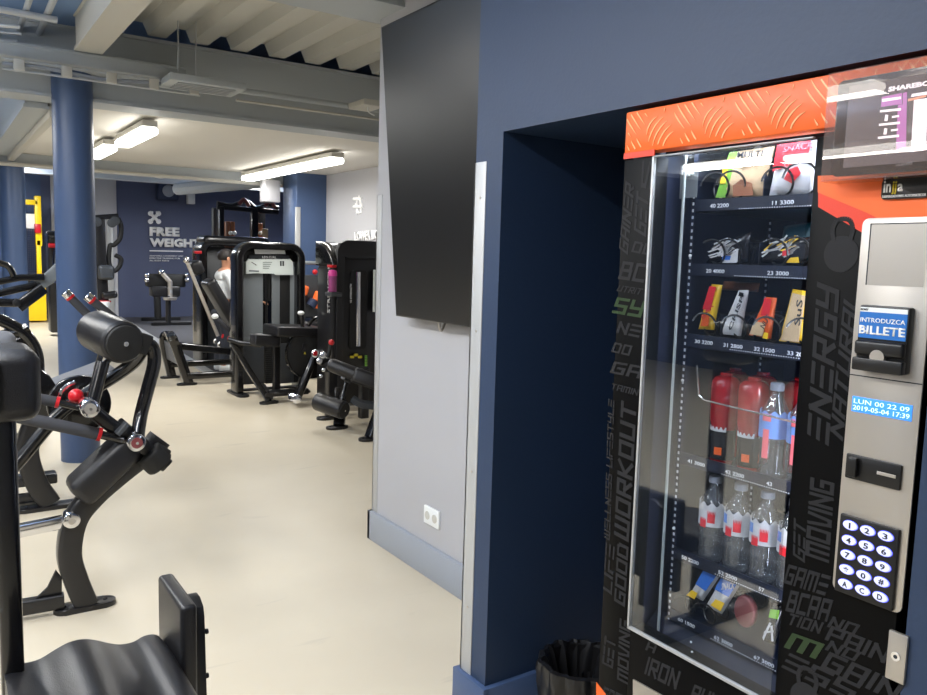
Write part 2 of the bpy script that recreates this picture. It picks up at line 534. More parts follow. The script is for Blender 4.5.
# corner guards and skirtings
bm = BM()
box(bm, (XF-.003, 2.004, .125), (XF+.01, 2.066, 1.768), .0012)
box(bm, (XF-.003, 2.058, .125), (XF+.05, 2.066, 1.768), .0012)
tg = struct('trim_3', bm, M['trim'])
for z in (.35, .8, 1.25, 1.66):
    bm = BM(); rod(bm, (XF-.005, 2.03, z), (XF, 2.03, z), .004, n=10); obj('screw', bm, M['steel'], tg)
bm = BM()
box(bm, (1.887, 3.56, .15), (1.9, 3.614, 1.78), .001); box(bm, (1.887, 3.606, .15), (1.94, 3.614, 1.78), .001)
struct('trim_4', bm, M['trim'])
bm = BM(); box(bm, (1.868, 2.064, 0), (1.9, 3.628, .152), .003); box(bm, (1.868, 3.6, 0), (2.5, 3.628, .152), .003)
struct('baseboard_grey', bm, M['grey_base'])
bm = BM()
box(bm, (XF-.02, 1.905, 0), (XF+.002, 2.082, .128), .003)
box(bm, (XF, 1.905, 0), (2.45, 1.927, .128), .003)
box(bm, (XF, 2.06, 0), (1.9, 2.082, .128), .003)
struct('baseboard_blue', bm, M['navy_gloss'])

# ceilings
bm = BM()
x = -6.5
prof = []
while x < 4.4:
    prof += [(x, 2.955), (x+.12, 2.955), (x+.155, 3.035), (x+.255, 3.035)]
    x += .29
prof.append((x, 2.955))
pts = [(a, -3, z) for a, z in prof]+[(prof[-1][0], -3, 3.18), (prof[0][0], -3, 3.18)]
prism(bm, pts, (0, 9.0, 0))
struct('ceiling', bm, M['deck'], smooth=None)
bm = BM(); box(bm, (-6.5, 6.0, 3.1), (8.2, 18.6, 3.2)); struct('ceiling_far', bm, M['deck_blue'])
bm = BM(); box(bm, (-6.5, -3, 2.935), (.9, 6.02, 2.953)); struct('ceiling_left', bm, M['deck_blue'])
bm = BM(); box(bm, (.78, 6.2, 2.462), (4.3, 9.85, 2.56)); box(bm, (4.3, 6.2, 2.462), (8.2, 9.8, 2.56)); struct('ceiling_soffit', bm, M['white'])

def ibeam(name, a, b_, w, z0, z1, m, web=True):
    bm = BM()
    a, b_ = Vector(a), Vector(b_)
    d = (b_-a).normalized(); s = Vector((-d.y, d.x, 0))*w/2
    for (zz0, zz1, f) in ((z0, z0+.022, 1), (z0+.022, z1-.022, .86 if web else .2), (z1-.022, z1, 1)):
        prism(bm, [a+s*f+V(0, 0, zz0), a-s*f+V(0, 0, zz0), b_-s*f+V(0, 0, zz0), b_+s*f+V(0, 0, zz0)], (0, 0, zz1-zz0))
    return struct(name, bm, m, smooth=None)
ibeam('ceiling_beam', (-6.5, 6.16, 0), (4.25, 6.16, 0), .28, 2.461, 2.945, M['grey_beam'])
ibeam('ceiling_beam', (.66, 6.3, 0), (.66, 9.8, 0), .16, 2.42, 2.86, M['grey_beam'])
ibeam('ceiling_beam', (.905, -3, 0), (.905, 5.74, 0), .165, 2.72, 2.95, M['offwhite'])
ibeam('ceiling_beam', (1.14, 3.53, 0), (4.25, 3.53, 0), .32, 2.63, 2.955, M['grey_beam'])
ibeam('ceiling_beam', (-6.5, 9.93, 0), (4.28, 9.93, 0), .2, 2.345, 2.9, M['grey_beam'])
ibeam('ceiling_beam', (-6.5, 15.6, 0), (8.1, 15.6, 0), .22, 2.72, 3.1, M['grey_beam'])
bm = BM(); box(bm, (.74, 6.31, 2.37), (.80, 9.8, 2.461), .004); struct('trim_5', bm, M['offwhite'])

# ================================================================ CEILING SERVICES
pp = lambda z, *p: at('z', z, *p)
bm = BM(); xd0, xd1 = -3.0, at('y', 5.74, 186, 66).x
box(bm, (xd0, 5.74, at('y', 5.74, 100, 69).z), (xd1, 6.0, at('y', 5.74, 75, 50.5).z), .012)
box(bm, (xd0, 5.735, at('y', 5.74, 100, 57.6).z), (xd1, 5.745, at('y', 5.74, 100, 56.6).z))
DUCT = bm
def pipe(name, pts, r, m, label, cat='pipe', group=None, flat=None):
    bm = BM(); tube(bm, pts, r, n=10, smooth=False, flat=flat)
    return tag(obj(name, bm, m), label, cat, group)
pipe('ceiling_conduit', [pp(2.86, 32, -8), pp(2.86, 3, 78)], .018, M['duct'], 'pale round conduit running lengthwise, the left of two crossing conduits at the top left', 'conduit')
pipe('ceiling_conduit', [pp(2.86, 56, -6), pp(2.86, 34, 44)], .02, M['duct'], 'pale round conduit that ends in the small white junction box at the top left', 'conduit')
pipe('ceiling_conduit', [pp(2.82, -30, 4), pp(2.82, 57, 20)], .02, M['duct'], 'pale conduit crossing below the two lengthwise conduits at the top left', 'conduit')
pipe('ceiling_conduit', [pp(2.8, -30, 78), pp(2.8, 12, 82)], .018, M['duct'], 'short pale conduit beside the blue round column, upper one of two', 'conduit')
pipe('ceiling_conduit', [pp(2.8, -30, 86), pp(2.8, 38, 94)], .018, M['duct'], 'short pale conduit beside the blue round column, lower one of two', 'conduit')
for k_, (yy_, x_) in enumerate(((27, 20), (34, 22), (41, 18), (48, 21), (56, 19))):
    pipe('ceiling_conduit', [pp(2.78, -40, yy_-5), pp(2.78, x_, yy_)], .011, M['duct'], 'thin pale conduit stub in the stack of parallel conduits at the top left edge', 'conduit', 'parallel conduit stubs at the top left edge')
c = pp(2.8, 36, 52)
t = thing('ceiling_junction_box', 'small white junction box hanging under the ceiling at the end of a conduit', 'junction box', (c.x, c.y, 2.74))
bm = BM(); box(bm, c+V(-.09, -.06, -.05), c+V(.09, .06, .04), .008); obj('housing', bm, M['placard_white'], t)
bm = BM(); tube(bm, [c+V(0, 0, -.05), c+V(.02, 0, -.12), c+V(.09, 0, -.15), c+V(.11, 0, -.11)], .006); obj('cable_loop', bm, M['placard_white'], t)

tag(obj('ceiling_air_duct', DUCT, M['grey_beam']), 'long square grey duct along the main beam above the cable tray', 'air duct')
# cable tray with pale brackets along the beam
a = at('y', 5.70, 2, 60); b_ = at('y', 5.70, 200, 92); zt1 = at('y', 5.70, 100, 72).z
t = thing('cable_tray', 'long pale cable tray below the square duct on the main ceiling beam', 'cable tray', tuple(a+V(0, 0, -.02)))
bm = BM()
for dz in (0, -.06): tube(bm, [V(a.x, 5.70, zt1+dz), V(b_.x, 5.70, zt1+dz)], .008, n=8, smooth=False)
obj('rail', bm, M['duct'], t)
k = 0
while a.x+.06+k*.262 < b_.x:
    xx = a.x+.06+k*.262
    bm = BM(); box(bm, (xx, 5.68, zt1-.062), (xx+.06, 5.72, zt1+.004), .004); obj('bracket', bm, M['offwhite'], t); k += 1
bm = BM()
tube(bm, [V(a.x+i*.15, 5.715+.008*math.sin(i*2), zt1-.03+.012*math.sin(i*1.3)) for i in range(int((b_.x-a.x)/.15)+1)], .013, n=8)
obj('cable', bm, M['grey_base'], t)

p0 = at('y', 5.72, 160, 72); p1 = at('y', 5.72, 234, 97)
bm = BM(); box(bm, (p0.x, 5.45, p1.z+.005), (p1.x, 5.78, p0.z-.045), .006)
t = thing('ceiling_ventilation_box', 'rectangular pale ventilation box fixed to the beam face right of the cable tray', 'ventilation box', ((p0.x+p1.x)/2, 5.6, p1.z))
obj('casing', bm, M['grey_beam'], t)
bm = BM()
for k in range(5): box(bm, (p0.x+.06, 5.5+k*.05, p1.z-.003), (p1.x-.06, 5.52+k*.05, p1.z+.008))
obj('grille', bm, M['duct'], t)
for px_ in (178, 196):
    q = at('y', 5.5, px_, 30)
    pipe('hanger_rod', [V(q.x, 5.5, p0.z-.06), V(q.x, 5.5, 2.97)], .004, M['duct'], 'thin steel rod hanging the ventilation box from the metal deck', 'hanger rod', 'rods holding the ventilation box')
a = at('y', 5.77, 236, 90); b_ = at('y', 5.77, 395, 116)
pipe('ceiling_conduit', [V(a.x, 5.765, a.z), V(b_.x, 5.765, a.z)], .02, M['grey_beam'], 'pale conduit along the beam face to the right of the ventilation box', 'conduit')
pipe('ceiling_conduit', [V(a.x, 5.77, a.z-.07), V(b_.x, 5.77, a.z-.07)], .009, M['offwhite'], 'thin white cable along the beam face just below the thicker conduit', 'conduit')
q = at('y', 5.5, 373, 103)
t = thing('ceiling_junction_box', 'small pale junction box fixed on the beam close to the big screen', 'junction box', (q.x, 5.5, q.z-.03))
bm = BM(); box(bm, q+V(-.09, -.03, -.025), q+V(.09, .24, .02), .006); obj('housing', bm, M['offwhite'], t)
bm = BM(); tube(bm, [q+V(-.02, .05, -.02), q+V(-.01, .05, -.06), q+V(.04, .05, -.08)], .005); obj('cable_loop', bm, M['placard_white'], t)

# distant services under the far ceiling
pipe('ceiling_conduit', [V(.2, 9.79, 2.335), V(4.1, 9.79, 2.335)], .022, M['offwhite'], 'white pipe along the bottom of the beam at the far edge of the soffit', 'conduit')
pipe('ceiling_conduit', [V(.2, 12.4, 2.72), V(6.5, 12.4, 2.72)], .03, M['grey_beam'], 'long grey pipe under the far ceiling behind the white soffit', 'conduit')
a = at('y', 15, 196, 197); b_ = at('y', 12, 262, 186)
pipe('ceiling_air_duct', [at('y', 15, 178, 189), at('y', 12, 262, 181)], .11, M['grey_beam'], 'grey air duct slanting under the far ceiling above the free weights wall', 'air duct')
q = at('y', 9.6, 270, 191)
t = thing('wall_mounted_loudspeaker', 'white wall loudspeaker hanging from the soffit beside the navy square column', 'loudspeaker', (q.x, 9.6, q.z-.14))
bm = BM(); box(bm, q+V(-.1, -.1, -.14), q+V(.1, .1, .13), .02); obj('cabinet', bm, M['grey'], t)
bm = BM(); box(bm, q+V(-.02, -.02, .12), q+V(.02, .02, 2.46-q.z)); obj('bracket', bm, M['offwhite'], t)
q = at('y', 18.3, 168, 191)
t = thing('wall_mounted_loudspeaker', 'dark round-faced loudspeaker high on the free weights wall', 'loudspeaker', (q.x, 18.3, q.z-.2))
bm = BM(); box(bm, q+V(-.22, -.05, -.2), q+V(.22, .2, .2), .04); obj('cabinet', bm, M['navy_dark'], t)
bm = BM(); roundrod(bm, q+V(0, -.08, 0), q+V(0, -.03, 0), .13, .02); obj('cone', bm, M['grey_base'], t)
q = at('y', 18.4, 191, 199)
bm = BM(); box(bm, q+V(-.08, -.05, -.11), q+V(.08, .1, .11), .01)
tag(obj('wall_sensor', bm, M['placard_white']), 'tiny white sensor box on the navy wall right of the round loudspeaker', 'sensor')
q = at('z', 2.42, 160, 170)
bm = BM(); lathe(bm, V(q.x, q.y, 2.42), V(0, 0, -1), [(0, .1), (.03, .1), (.09, .06), (.1, .01)], 16)

tag(obj('smoke_detector', bm, M['placard_white']), 'small white smoke detector below the far edge of the soffit', 'smoke detector')

# ---- lamps
def lamp(x, y0, y1, zt, w, label, group=None, power=60, hang=0, grp=None, up=0):
    t = thing('ceiling_light', label, 'ceiling light', (x, (y0+y1)/2, zt-.1), grp)
    bm = BM(); box(bm, (x-w/2+.01, y0, zt-.045), (x+w/2-.01, y1, zt), .006)
    obj('housing', bm, M['offwhite'], t)
    bm = BM(); box(bm, (x-w/2, y0+.02, zt-.1), (x+w/2, y1-.02, zt-.046), .02, 3)
    obj('diffuser', bm, M['lamp'], t)
    for yy in (y0+.15, y1-.15):
        bm = BM()
        box(bm, (x-.02, yy-.02, zt), (x+.02, yy+.02, zt+.012+hang)); obj('bracket', bm, M['grey_beam'], t)
    ld = bpy.data.lights.new('tube_light', 'AREA'); ld.shape = 'RECTANGLE'
    ld.size = w; ld.size_y = y1-y0; ld.energy = power; ld.color = (1.0, .985, .955)
    lo = bpy.data.objects.new('tube_light', ld); COL.objects.link(lo); lo.parent = t
    lo.location = (0, 0, -.012)
    if up:
        l2 = ld.copy(); l2.energy = up  # added upward area light that brightens the ceiling
        lo = bpy.data.objects.new('tube_light', l2); COL.objects.link(lo); lo.parent = t
        lo.location = (0, 0, .13); lo.rotation_euler = (PI, 0, 0)
lamp(3.24, 7.0, 9.6, 2.438, .15, 'long white fluorescent light on the soffit above the leg curl machine', power=38)
lamp(1.42, 6.38, 7.42, 2.438, .13, 'white fluorescent light on the soffit, nearer of the pair beside the blue round column', power=20)
lamp(1.38, 7.72, 8.62, 2.438, .13, 'white fluorescent light on the soffit, farther of the pair and half behind the blue column', power=18)
for (x, y0, y1, pw, lb) in ((5.4, 13.2, 15.8, 200, 'added unseen lamp over the free weights area'), (1.2, 14.2, 16.4, 170, 'long lamp over the far end of the aisle'),  # free weights lamp is unseen, added to brighten the far end
                    (-.75, 6.6, 8.4, 50, 'long lamp left of the round columns, outside the picture'), (-.45, 3.9, 5.5, 34, 'long lamp in front of the main beam, outside the picture'), (-1.9, 2.6, 5.0, 25, 'added fill lamp over the machines on the left, outside the picture'),  # lamp over the left machines is added out of view as fill
                    (-.3, .6, 3.2, 80, 'long lamp over the person taking the picture'), (-2.9, -1.6, 1.0, 40, 'added unseen fill lamp near the back wall'), (-4.25, 3.5, 4.9, 30, 'long lamp along the left wall, nearer of two'), (-4.15, 5.0, 6.4, 30, 'long lamp along the left wall, farther of two'),):  # back wall lamp is unseen, added as fill behind the camera
    lamp(x, y0, y1, 2.62 if y0 < 12 else 2.96, .15, lb, power=pw, hang=.305 if y0 < 5.5 else (.47 if y0 < 12 else .12), up=pw*.6)

# ================================================================ BIG SCREEN
def xy(p): return V(p[0], p[1], p[2])
bl = at('x', 1.80, 395.8, 316); br = bl-V(0, .812, 0); tl = at('x', 1.66, 381, 27); tr = tl-V(0, .812, 0)
t = thing('television', 'large black screen tilted forward on the grey wall beside the blue pillar', 'television', (1.83, 2.9, 1.19))
nrm = (tl-bl).cross(br-bl).normalized()
if nrm.x > 0: nrm = -nrm
bm = BM(); prism(bm, [bl, br, tr, tl], -nrm*.035, .004); obj('bezel', bm, M['tv_edge'], t)
e = .008
def ins(p, q, r_, f=e): return p+(q-p).normalized()*f+(r_-p).normalized()*f
bm = BM(); prism(bm, [ins(bl, br, tl), ins(br, bl, tr), ins(tr, br, tl), ins(tl, bl, tr)], nrm*.0015); obj('screen', bm, M['screen_black'], t, smooth=None)
bm = BM(); box(bm, (1.76, 2.75, 1.55), (1.89, 2.98, 1.95), .01); tube(bm, [V(1.88, 2.86, 1.9), V(1.74, 2.86, 2.25)], .02, smooth=False); obj('wall_mount', bm, M['dark_frame'], t)
bm = BM(); tube(bm, [V(1.82, 2.9, 1.22), V(1.83, 2.9, 1.17), V(1.85, 2.91, 1.165), V(1.87, 2.92, 1.2)], .006); obj('cable', bm, M['steel'], t)

q0 = at('x', 1.888, 425.5, 508); q1 = at('x', 1.888, 440, 527)
t = thing('wall_socket', 'white double wall socket low on the grey wall', 'socket', (1.885, (q0.y+q1.y)/2, q1.z-.0))
zc = (at('x', 1.888, 433, 517)).z; yc = (q0.y+q1.y)/2; hw = abs(q0.y-q1.y)/2
bm = BM(); box(bm, (1.878, yc-hw, zc-.042), (1.8905, yc+hw, zc+.042), .004); obj('plate', bm, M['placard_white'], t)
for s in (-1, 1):
    bm = BM(); rod(bm, (1.8765, yc+s*hw*.48, zc), (1.879, yc+s*hw*.48, zc), .02, n=20); obj('socket_face', bm, M['offwhite'], t)

# ---- wall graphics
def wallword(nm, s, BL, BR, TL, y=18.455, bold=.02, m='white_ink', parent=None):
    f = lambda p: at('y', y, *p)
    return words(nm, s, f(BL), f(BR), f(TL), M[m], parent, bold=bold, thick=.01)
t = thing('wall_lettering', 'white FREE WEIGHTS lettering with dumbbell emblem on the navy far wall', 'wall sign', tuple(at('y', 18.455, 175, 262)))
wallword('headline', 'FREE', (149.5, 236), (179.5, 236.6), (149.5, 226.8), bold=.06, parent=t)
wallword('headline', 'WEIGHTS', (149.5, 246.8), (206, 248), (149.5, 237.8), bold=.06, parent=t)
f = lambda p: at('y', 18.455, *p)
bm = BM(); prism(bm, [f((149.5, 251.3)), f((149.5, 250.2)), f((183, 250.8)), f((183, 251.9))], (0, -.01, 0)); obj('rule', bm, M['white_ink'], t, smooth=None)
for k, (s, x1) in enumerate((('ADAPTABLE, CONVENIENT AND', 183), ('EFFECTIVE TRAINING FOR', 180), ('ALL BODY PARTS', 169))):
    y = 256.6+k*2.3
    wallword('small_text', s, (149.5, y), (x1, y+.3), (149.5, y-1.5), bold=.0, parent=t)
bm = BM()
for (u0, v0, u1, v1) in ((150.5, 213.5, 158.5, 221.5), (158.5, 213.5, 150.5, 221.5)):
    a, b_ = f((u0, v0)), f((u1, v1)); tube(bm, [a, b_], .035, n=8, smooth=False)
    for p in (a, b_): rod(bm, p+V(0, -.01, 0), p+V(0, .01, 0), .055, n=12)
for (u0, v0, u1, v1) in ((150, 212.5, 153, 212.5), (156, 212.5, 159, 212.5)):
    tube(bm, [f((u0, v0)), f((u1, v1))], .03, n=8, smooth=False)
obj('emblem', bm, M['white_ink'], t)

gy = 4.145
f = lambda p: at('x', gy, *p)
t = thing('wall_lettering', 'white emblem and lettering on the grey side wall above the black machine', 'wall sign', tuple(f((365, 240))))
bm = BM()
for (u0, v0, u1, v1, r) in ((357, 197, 357, 214, .012), (361, 200, 361, 213, .012), (354, 207, 363, 206.5, .02), (354, 199, 362, 198.5, .02), (355.5, 204, 359, 214, .012), (359, 196, 362, 206, .012)):
    tube(bm, [f((u0, v0)), f((u1, v1))], r, n=8, smooth=False)
obj('emblem', bm, M['white_ink'], t)
words('headline', 'LOWER BODY', f((355, 241.5)), f((386, 239)), f((355, 232)), M['white_ink'], t, bold=.04, thick=.01)
# ================================================================ VENDING MACHINE
def fp(x, y, X=None): return at('x', XF if X is None else X, x, y)
YL, YR = fp(612.5, 400).y, .69
ZT = 1.835
vm = thing('vending_machine', 'tall black and orange snack and drink vending machine standing in the blue recess', 'vending machine', (XF+.4, (YL+YR)/2, 0))
wl = 1.325; wr = .918; wb = .575; wt = 1.722   # window opening
cav0, cav1 = XF+.05, XF+.60
bm = BM()
box(bm, (XF+.03, YR, .1), (XF+.8, wr-.03, ZT-.004))
box(bm, (XF+.03, wl+.03, .1), (XF+.8, YL, ZT-.004))
box(bm, (XF+.03, wr-.03, wt+.03), (XF+.8, wl+.03, ZT-.004))
box(bm, (XF+.03, wr-.03, .1), (XF+.8, wl+.03, wb-.04))
box(bm, (cav1, wr-.03, wb-.04), (XF+.8, wl+.03, wt+.03))
obj('cabinet', bm, M['cab_in'], vm, smooth=None)
bm = BM()
for (sx, sy) in ((.1, YL-.08), (.1, YR+.08), (.7, YL-.08), (.7, YR+.08)): rod(bm, (XF+sx, sy, 0), (XF+sx, sy, .1), .03)
obj('foot', bm, M['rubber'], vm)
# door: a black frame around the window
bm = BM()
box(bm, (XF, YR, .09), (XF+.045, wr, wt), .002)
box(bm, (XF, wl, .09), (XF+.045, YL, wt), .002)
box(bm, (XF, wr, .09), (XF+.045, wl, wb), .002)
door = obj('door', bm, M['cab'], vm)
bm = BM(); box(bm, (XF-.002, YR, fp(627, 154).z), (XF+.045, YL, ZT), .004)
hd = obj('header_panel', bm, M['orange'], vm, label='orange tread-plate header panel')
hz0 = fp(627, 154).z
bm = BM(); box(bm, (XF-.0035, wl+.002, hz0-.012), (XF, YL, hz0+.002)); obj('header_stripe', bm, M['red_orange'], vm, smooth=None, label='red-orange stripe')
def lay(name, pts, m, parent, th=.0012, X=None, bev=0, label=None, base=None):
    X = XF if X is None else X
    P = [fp(x, y, X) for x, y in pts]
    bm = BM(); prism(bm, P, (-th, 0, 0), bev)
    return obj(name, bm, m, parent, smooth=None if not bev else 40, label=label)
zl = fp(700, 149).z
lay('header_wedge', [(818.5, 187), (818.5, 207), (863, 233), (940, 262), (940, 205), (890, 196)], M['red_orange'], vm, .0012, label='red-orange wedge below the header')
lay('header_wedge', [(818.5, 176), (818.5, 192.5), (868, 213), (940, 250), (940, 170)], M['orange'], vm, .0024, label='orange wedge below the header')
lay('base_corner', [(596.5, 682), (596.5, 700), (606, 700), (606, 694)], M['orange'], vm, .0012, label='orange corner of the base')

# tread marks on the header
bm = BM()
rng = random.Random(3)
def tread(cy, cz, sgn, L, n=5, lim=None):
    for k in range(n):
        ox = (k-(n-1)/2)*.016
        l = L*(.75 if k in (0, n-1) else 1)
        pts = []
        for j in range(7):
            s = (j/6-.5)*l
            bow = .008*(1-(2*j/6-1)**2)
            # stroke direction and the direction across it
            dy, dz = sgn*.62, -.78
            ny, nz = -dz*sgn, dy*sgn
            y = cy+dy*s+ox*.80+ny*bow*sgn; z = cz+dz*s+ox*.62*sgn+nz*bow
            pts.append((y, z))
        for j in range(6):
            (y0, z0), (y1, z1) = pts[j], pts[j+1]
            w0 = .0013*(1-(2*j/6-1)**2)+.0003; w1 = .0013*(1-(2*(j+1)/6-1)**2)+.0003
            if lim and not (lim(y0, z0) and lim(y1, z1)): continue
            d = Vector((0, y1-y0, z1-z0)).normalized(); nn = Vector((0, -d.z, d.y))
            P = [V(XF-.0025, y0, z0)+nn*w0, V(XF-.0025, y0, z0)-nn*w0, V(XF-.0025, y1, z1)-nn*w1, V(XF-.0025, y1, z1)+nn*w1]
            prism(bm, P, (-.0012, 0, 0))
inhd = lambda y, z: YR+.004 < y < YL-.004 and hz0+.004 < z < ZT-.004
row = 0
for iz in range(-1, 4):
    for iy in range(-1, 16):
        cy = YL-.03-iy*.082; cz = ZT-.02-iz*.085-(iy % 2)*.042
        tread(cy, cz, 1 if iy % 2 else -1, .066, lim=inhd)
obj('tread_marks', bm, M['orange_light'], hd, smooth=None, label='pale curved tread strokes')

# door lettering
W3 = lambda s, BL, BR, TL, m='cab_word', bold=.012: stencil('lettering', s, fp(*BL, XF-.0003), fp(*BR, XF-.0003), fp(*TL, XF-.0003), M[m], door)
for a in (
    ('ENERGY', (829, 444), (840, 288), (807, 436)), ('NATURAL', (843, 440), (859, 292), (830, 432)),
    ('MOVING', (829, 562), (835, 482), (805, 556)), ('GET', (805, 562), (806, 524), (793, 556)),
    ('GAME', (784, 583), (826, 596), (788, 564)), ('BCAA', (786, 611), (828, 622), (790, 590)),
    ('NO', (828, 627), (855, 636), (832, 616)), ('TION', (787, 624), (820, 634), (790, 613)),
    ('PAIN', (826, 640), (886, 664), (830, 625)), ('NO', (826, 650), (856, 662), (830, 640)),
    ('GAIN', (822, 668), (896, 702), (828, 651)), ('ESS', (783, 668), (853, 702), (788, 652)),
    ('GAINER', (628, 254), (635, 186), (619, 249)), ('GET', (646, 236), (649, 196), (634, 231)),
    ('DO', (632, 252), (652, 256), (634, 241)), ('VI', (640, 187), (652, 190), (642, 160)),
    ('BC', (619, 279), (645, 283), (622, 261)), ('UTRIT', (617, 291), (641, 295), (619, 285)),
    ('NE', (617, 333), (640, 338), (619, 321)), ('DO', (612, 352), (630, 356), (614, 342)),
    ('GA', (611, 373), (641, 379), (613, 361)), ('TAMIN', (611, 389), (638, 396), (612, 383)),
    ('WORKOUT', (629, 541), (637, 404), (614, 536)), ('WELLNESS LIFESTYLE', (610, 540), (615, 400), (604, 538)),
    ('LIFE', (612, 594), (615, 546), (603, 590)), ('GOOD', (625, 606), (629, 546), (614, 602)),
    ('GET', (613, 668), (616, 640), (602, 664)), ('MOVING', (628, 684), (631, 622), (617, 680)),
    ('GAME', (602, 700), (626, 712), (604, 686)),
    ('IRON', (645, 674), (677, 690), (648, 656)), ('A', (646, 650), (655, 654), (648, 640)), ('RUN', (690, 700), (716, 712), (694, 684)),
    ('GAIN', (902, 560), (908, 520), (893, 558)),
):
    W3(*a)
W3('M', (786, 648), (818, 660), (790, 632), 'cab_green'); W3('SY', (613, 313), (642, 318), (616, 297), 'cab_green')
def disc(name, c, rp, m, parent, th=.0014, X=None):
    X = XF if X is None else X
    p = fp(*c, X); r = rp
    bm = BM(); rod(bm, p, p+V(-th, 0, 0), r, n=40); return obj(name, bm, m, parent, smooth=None)
def kettle(cx_, cy_, r):
    p = fp(cx_, cy_)
    bm = BM(); rod(bm, p, p+V(-.001, 0, 0), r, n=40)
    ring = [p+V(-.0005, -s*r*.58, 0)+V(0, 0, h) for s, h in ((-.8, r*.7), (-1, r*1.35), (-.55, r*1.85), (.55, r*1.85), (1, r*1.35), (.8, r*.7))]
    tube(bm, ring, .001, n=8, flat=(r*.26, .001), up=(0, 0.001, 1) if False else None) if False else None
    P = smooth_path(ring, 5)
    for a_, b2 in zip(P, P[1:]):
        d = (b2-a_).normalized(); nn = Vector((0, -d.z, d.y))*r*.13
        prism(bm, [a_+nn, a_-nn, b2-nn, b2+nn], (-.001, 0, 0))
    obj('kettlebell_emblem', bm, M['cab_word'], door, smooth=None)
kettle(841, 254, .034); kettle(806, 700, .034)

# window: aluminium edge, inner frame and glass
bm = BM()
e = .006
for (lo, hi) in (((wl-e, wb), (wl, wt)), ((wr, wb-.001), (wl, wb+e)), ((wr, wt-e*.5), (wl, wt))):
    box(bm, (XF-.012, lo[0], lo[1]), (XF-.003, hi[0], hi[1]), .001)
wf = obj('window_frame', bm, M['trim'], vm, label='bright aluminium window edge')
bm = BM(); box(bm, (XF-.010, wr+.003, wb+.004), (XF-.006, wl-.006, wt-.002)); obj('window_pane', bm, M['glass'], vm, smooth=None)
ly = fp(672, 400, XF+.07).y
bm = BM(); box(bm, (XF+.066, ly-.002, wb-.03), (XF+.072, ly+.002, wt+.02)); obj('inner_frame', bm, M['glass_edge'], vm, smooth=None)
bm = BM()
for z in (wb+.25, wb+.62, wb+.92): ball(bm, (XF+.09, ly-.012, z), .004)
obj('rivet', bm, M['placard_white'], vm)
# perforated uprights seen as rows of bright slots
for (Xp, Yp) in ((XF+.11, 1.293), (XF+.40, 1.285)):
    bm = BM(); box(bm, (Xp, Yp, wb-.02), (Xp+.02, Yp+.012, wt+.02)); up = obj('shelf_upright', bm, M['shelf'], vm, smooth=None)
    bm = BM(); z = wb
    while z < wt-.04:
        box(bm, (Xp-.001, Yp+.003, z), (Xp, Yp+.008, z+.007)); z += .016
    obj('slots', bm, M['slot_white'], up, smooth=None)
# light fitting inside the top
bm = BM(); box(bm, (XF+.055, wr-.02, wt+.005), (XF+.060, wl+.02, wt+.035)); obj('lamp_visor', bm, M['shelf'], vm, smooth=None)
bm = BM(); box(bm, (XF+.075, wr+.0, wt+.014), (XF+.105, wl-.0, wt+.028)); obj('interior_lamp', bm, M['led'], vm, smooth=None)
def arealight(name, loc, rot, sx, sy, e_, col=(.86, .92, 1), parent=None):
    ld = bpy.data.lights.new(name, 'AREA'); ld.shape = 'RECTANGLE'; ld.size = sx; ld.size_y = sy; ld.energy = e_; ld.color = col
    lo = bpy.data.objects.new(name, ld); COL.objects.link(lo); lo.location = loc; lo.rotation_euler = rot
    if parent: lo.parent = parent; lo.location = Vector(loc)-wloc(parent)
    return lo
arealight('vending_light', (XF+.09, (wl+wr)/2, wt+.012), (0, math.radians(18), 0), .03, wl-wr-.02, 1.0, parent=vm)
bm = BM(); box(bm, (XF+.075, wr-.024, wb+.05), (XF+.095, wr-.012, wt-.02)); obj('interior_lamp', bm, M['led'], vm, smooth=None)
arealight('vending_light', (XF+.085, wr-.010, (wb+wt)/2), (math.radians(-90), 0, math.radians(-25)), .02, wt-wb-.08, 3.6, parent=vm)

# shelves
XS = XF+.10
SH = [1.627, 1.477, 1.309, 1.017, .775, .615]   # top of each front strip
def digits(s, y, z, w, h, parent, m='slot_white'):
    words('price_text', s, V(XS-.0016, y, z), V(XS-.0016, y-w, z), V(XS-.0016, y, z+h), M[m], parent, bold=.01, thick=.0006)
labels = [['40 2200', '11 3300'], ['20 4000', '23 3000'], ['30 3200', '31 2800', '32 1500', '33 2000'], ['41 3000', '42 2200', '43'], ['50 2200', '52 2500', '57'], ['60 1500', '62 3000', '67 3000']]
sy0, sy1 = 1.288, .93
shelves = []
for i, z in enumerate(SH):
    bm = BM()
    h = .030 if i != 2 else .034
    box(bm, (XS, sy1, z-h), (XS+.004, sy0, z))
    box(bm, (XS, sy1, z-h), (XS+.42, sy0, z-h+.003))
    box(bm, (XS+.40, sy1, z-h), (XS+.42, sy0, z+.03))
    sh = obj('shelf', bm, M['shelf'], vm, smooth=None); shelves.append(sh)
    n = len(labels[i])
    for k, s in enumerate(labels[i]):
        y = sy0-.028-k*((.33)/max(n, 2))-(0.02 if n == 2 else 0)
        digits(s, y, z-.021, .052 if len(s) > 3 else .014, .009, sh)
    bm = BM()
    y = sy0-.13
    while y > sy1+.02:
        box(bm, (XS-.001, y, z-.0265), (XS, y+.0022, z-.0245)); y -= .006
    obj('label_dots', bm, M['slot_white'], sh, smooth=None)
# wire guard across the bottle shelf
P = [fp(697, 365, XF+.085), fp(699, 395, XF+.085), fp(704, 400, XF+.085), fp(800, 425, XF+.085)]
bm = BM(); tube(bm, [V(XF+.085, p.y, p.z) for p in P[:2]]+[V(XF+.085, P[2].y, P[2].z), V(XF+.085, .935, P[3].z+.002)], .0022, n=8, smooth=False)
obj('guard_rail', bm, M['chrome'], vm, label='bright wire guard in front of the red bottles')
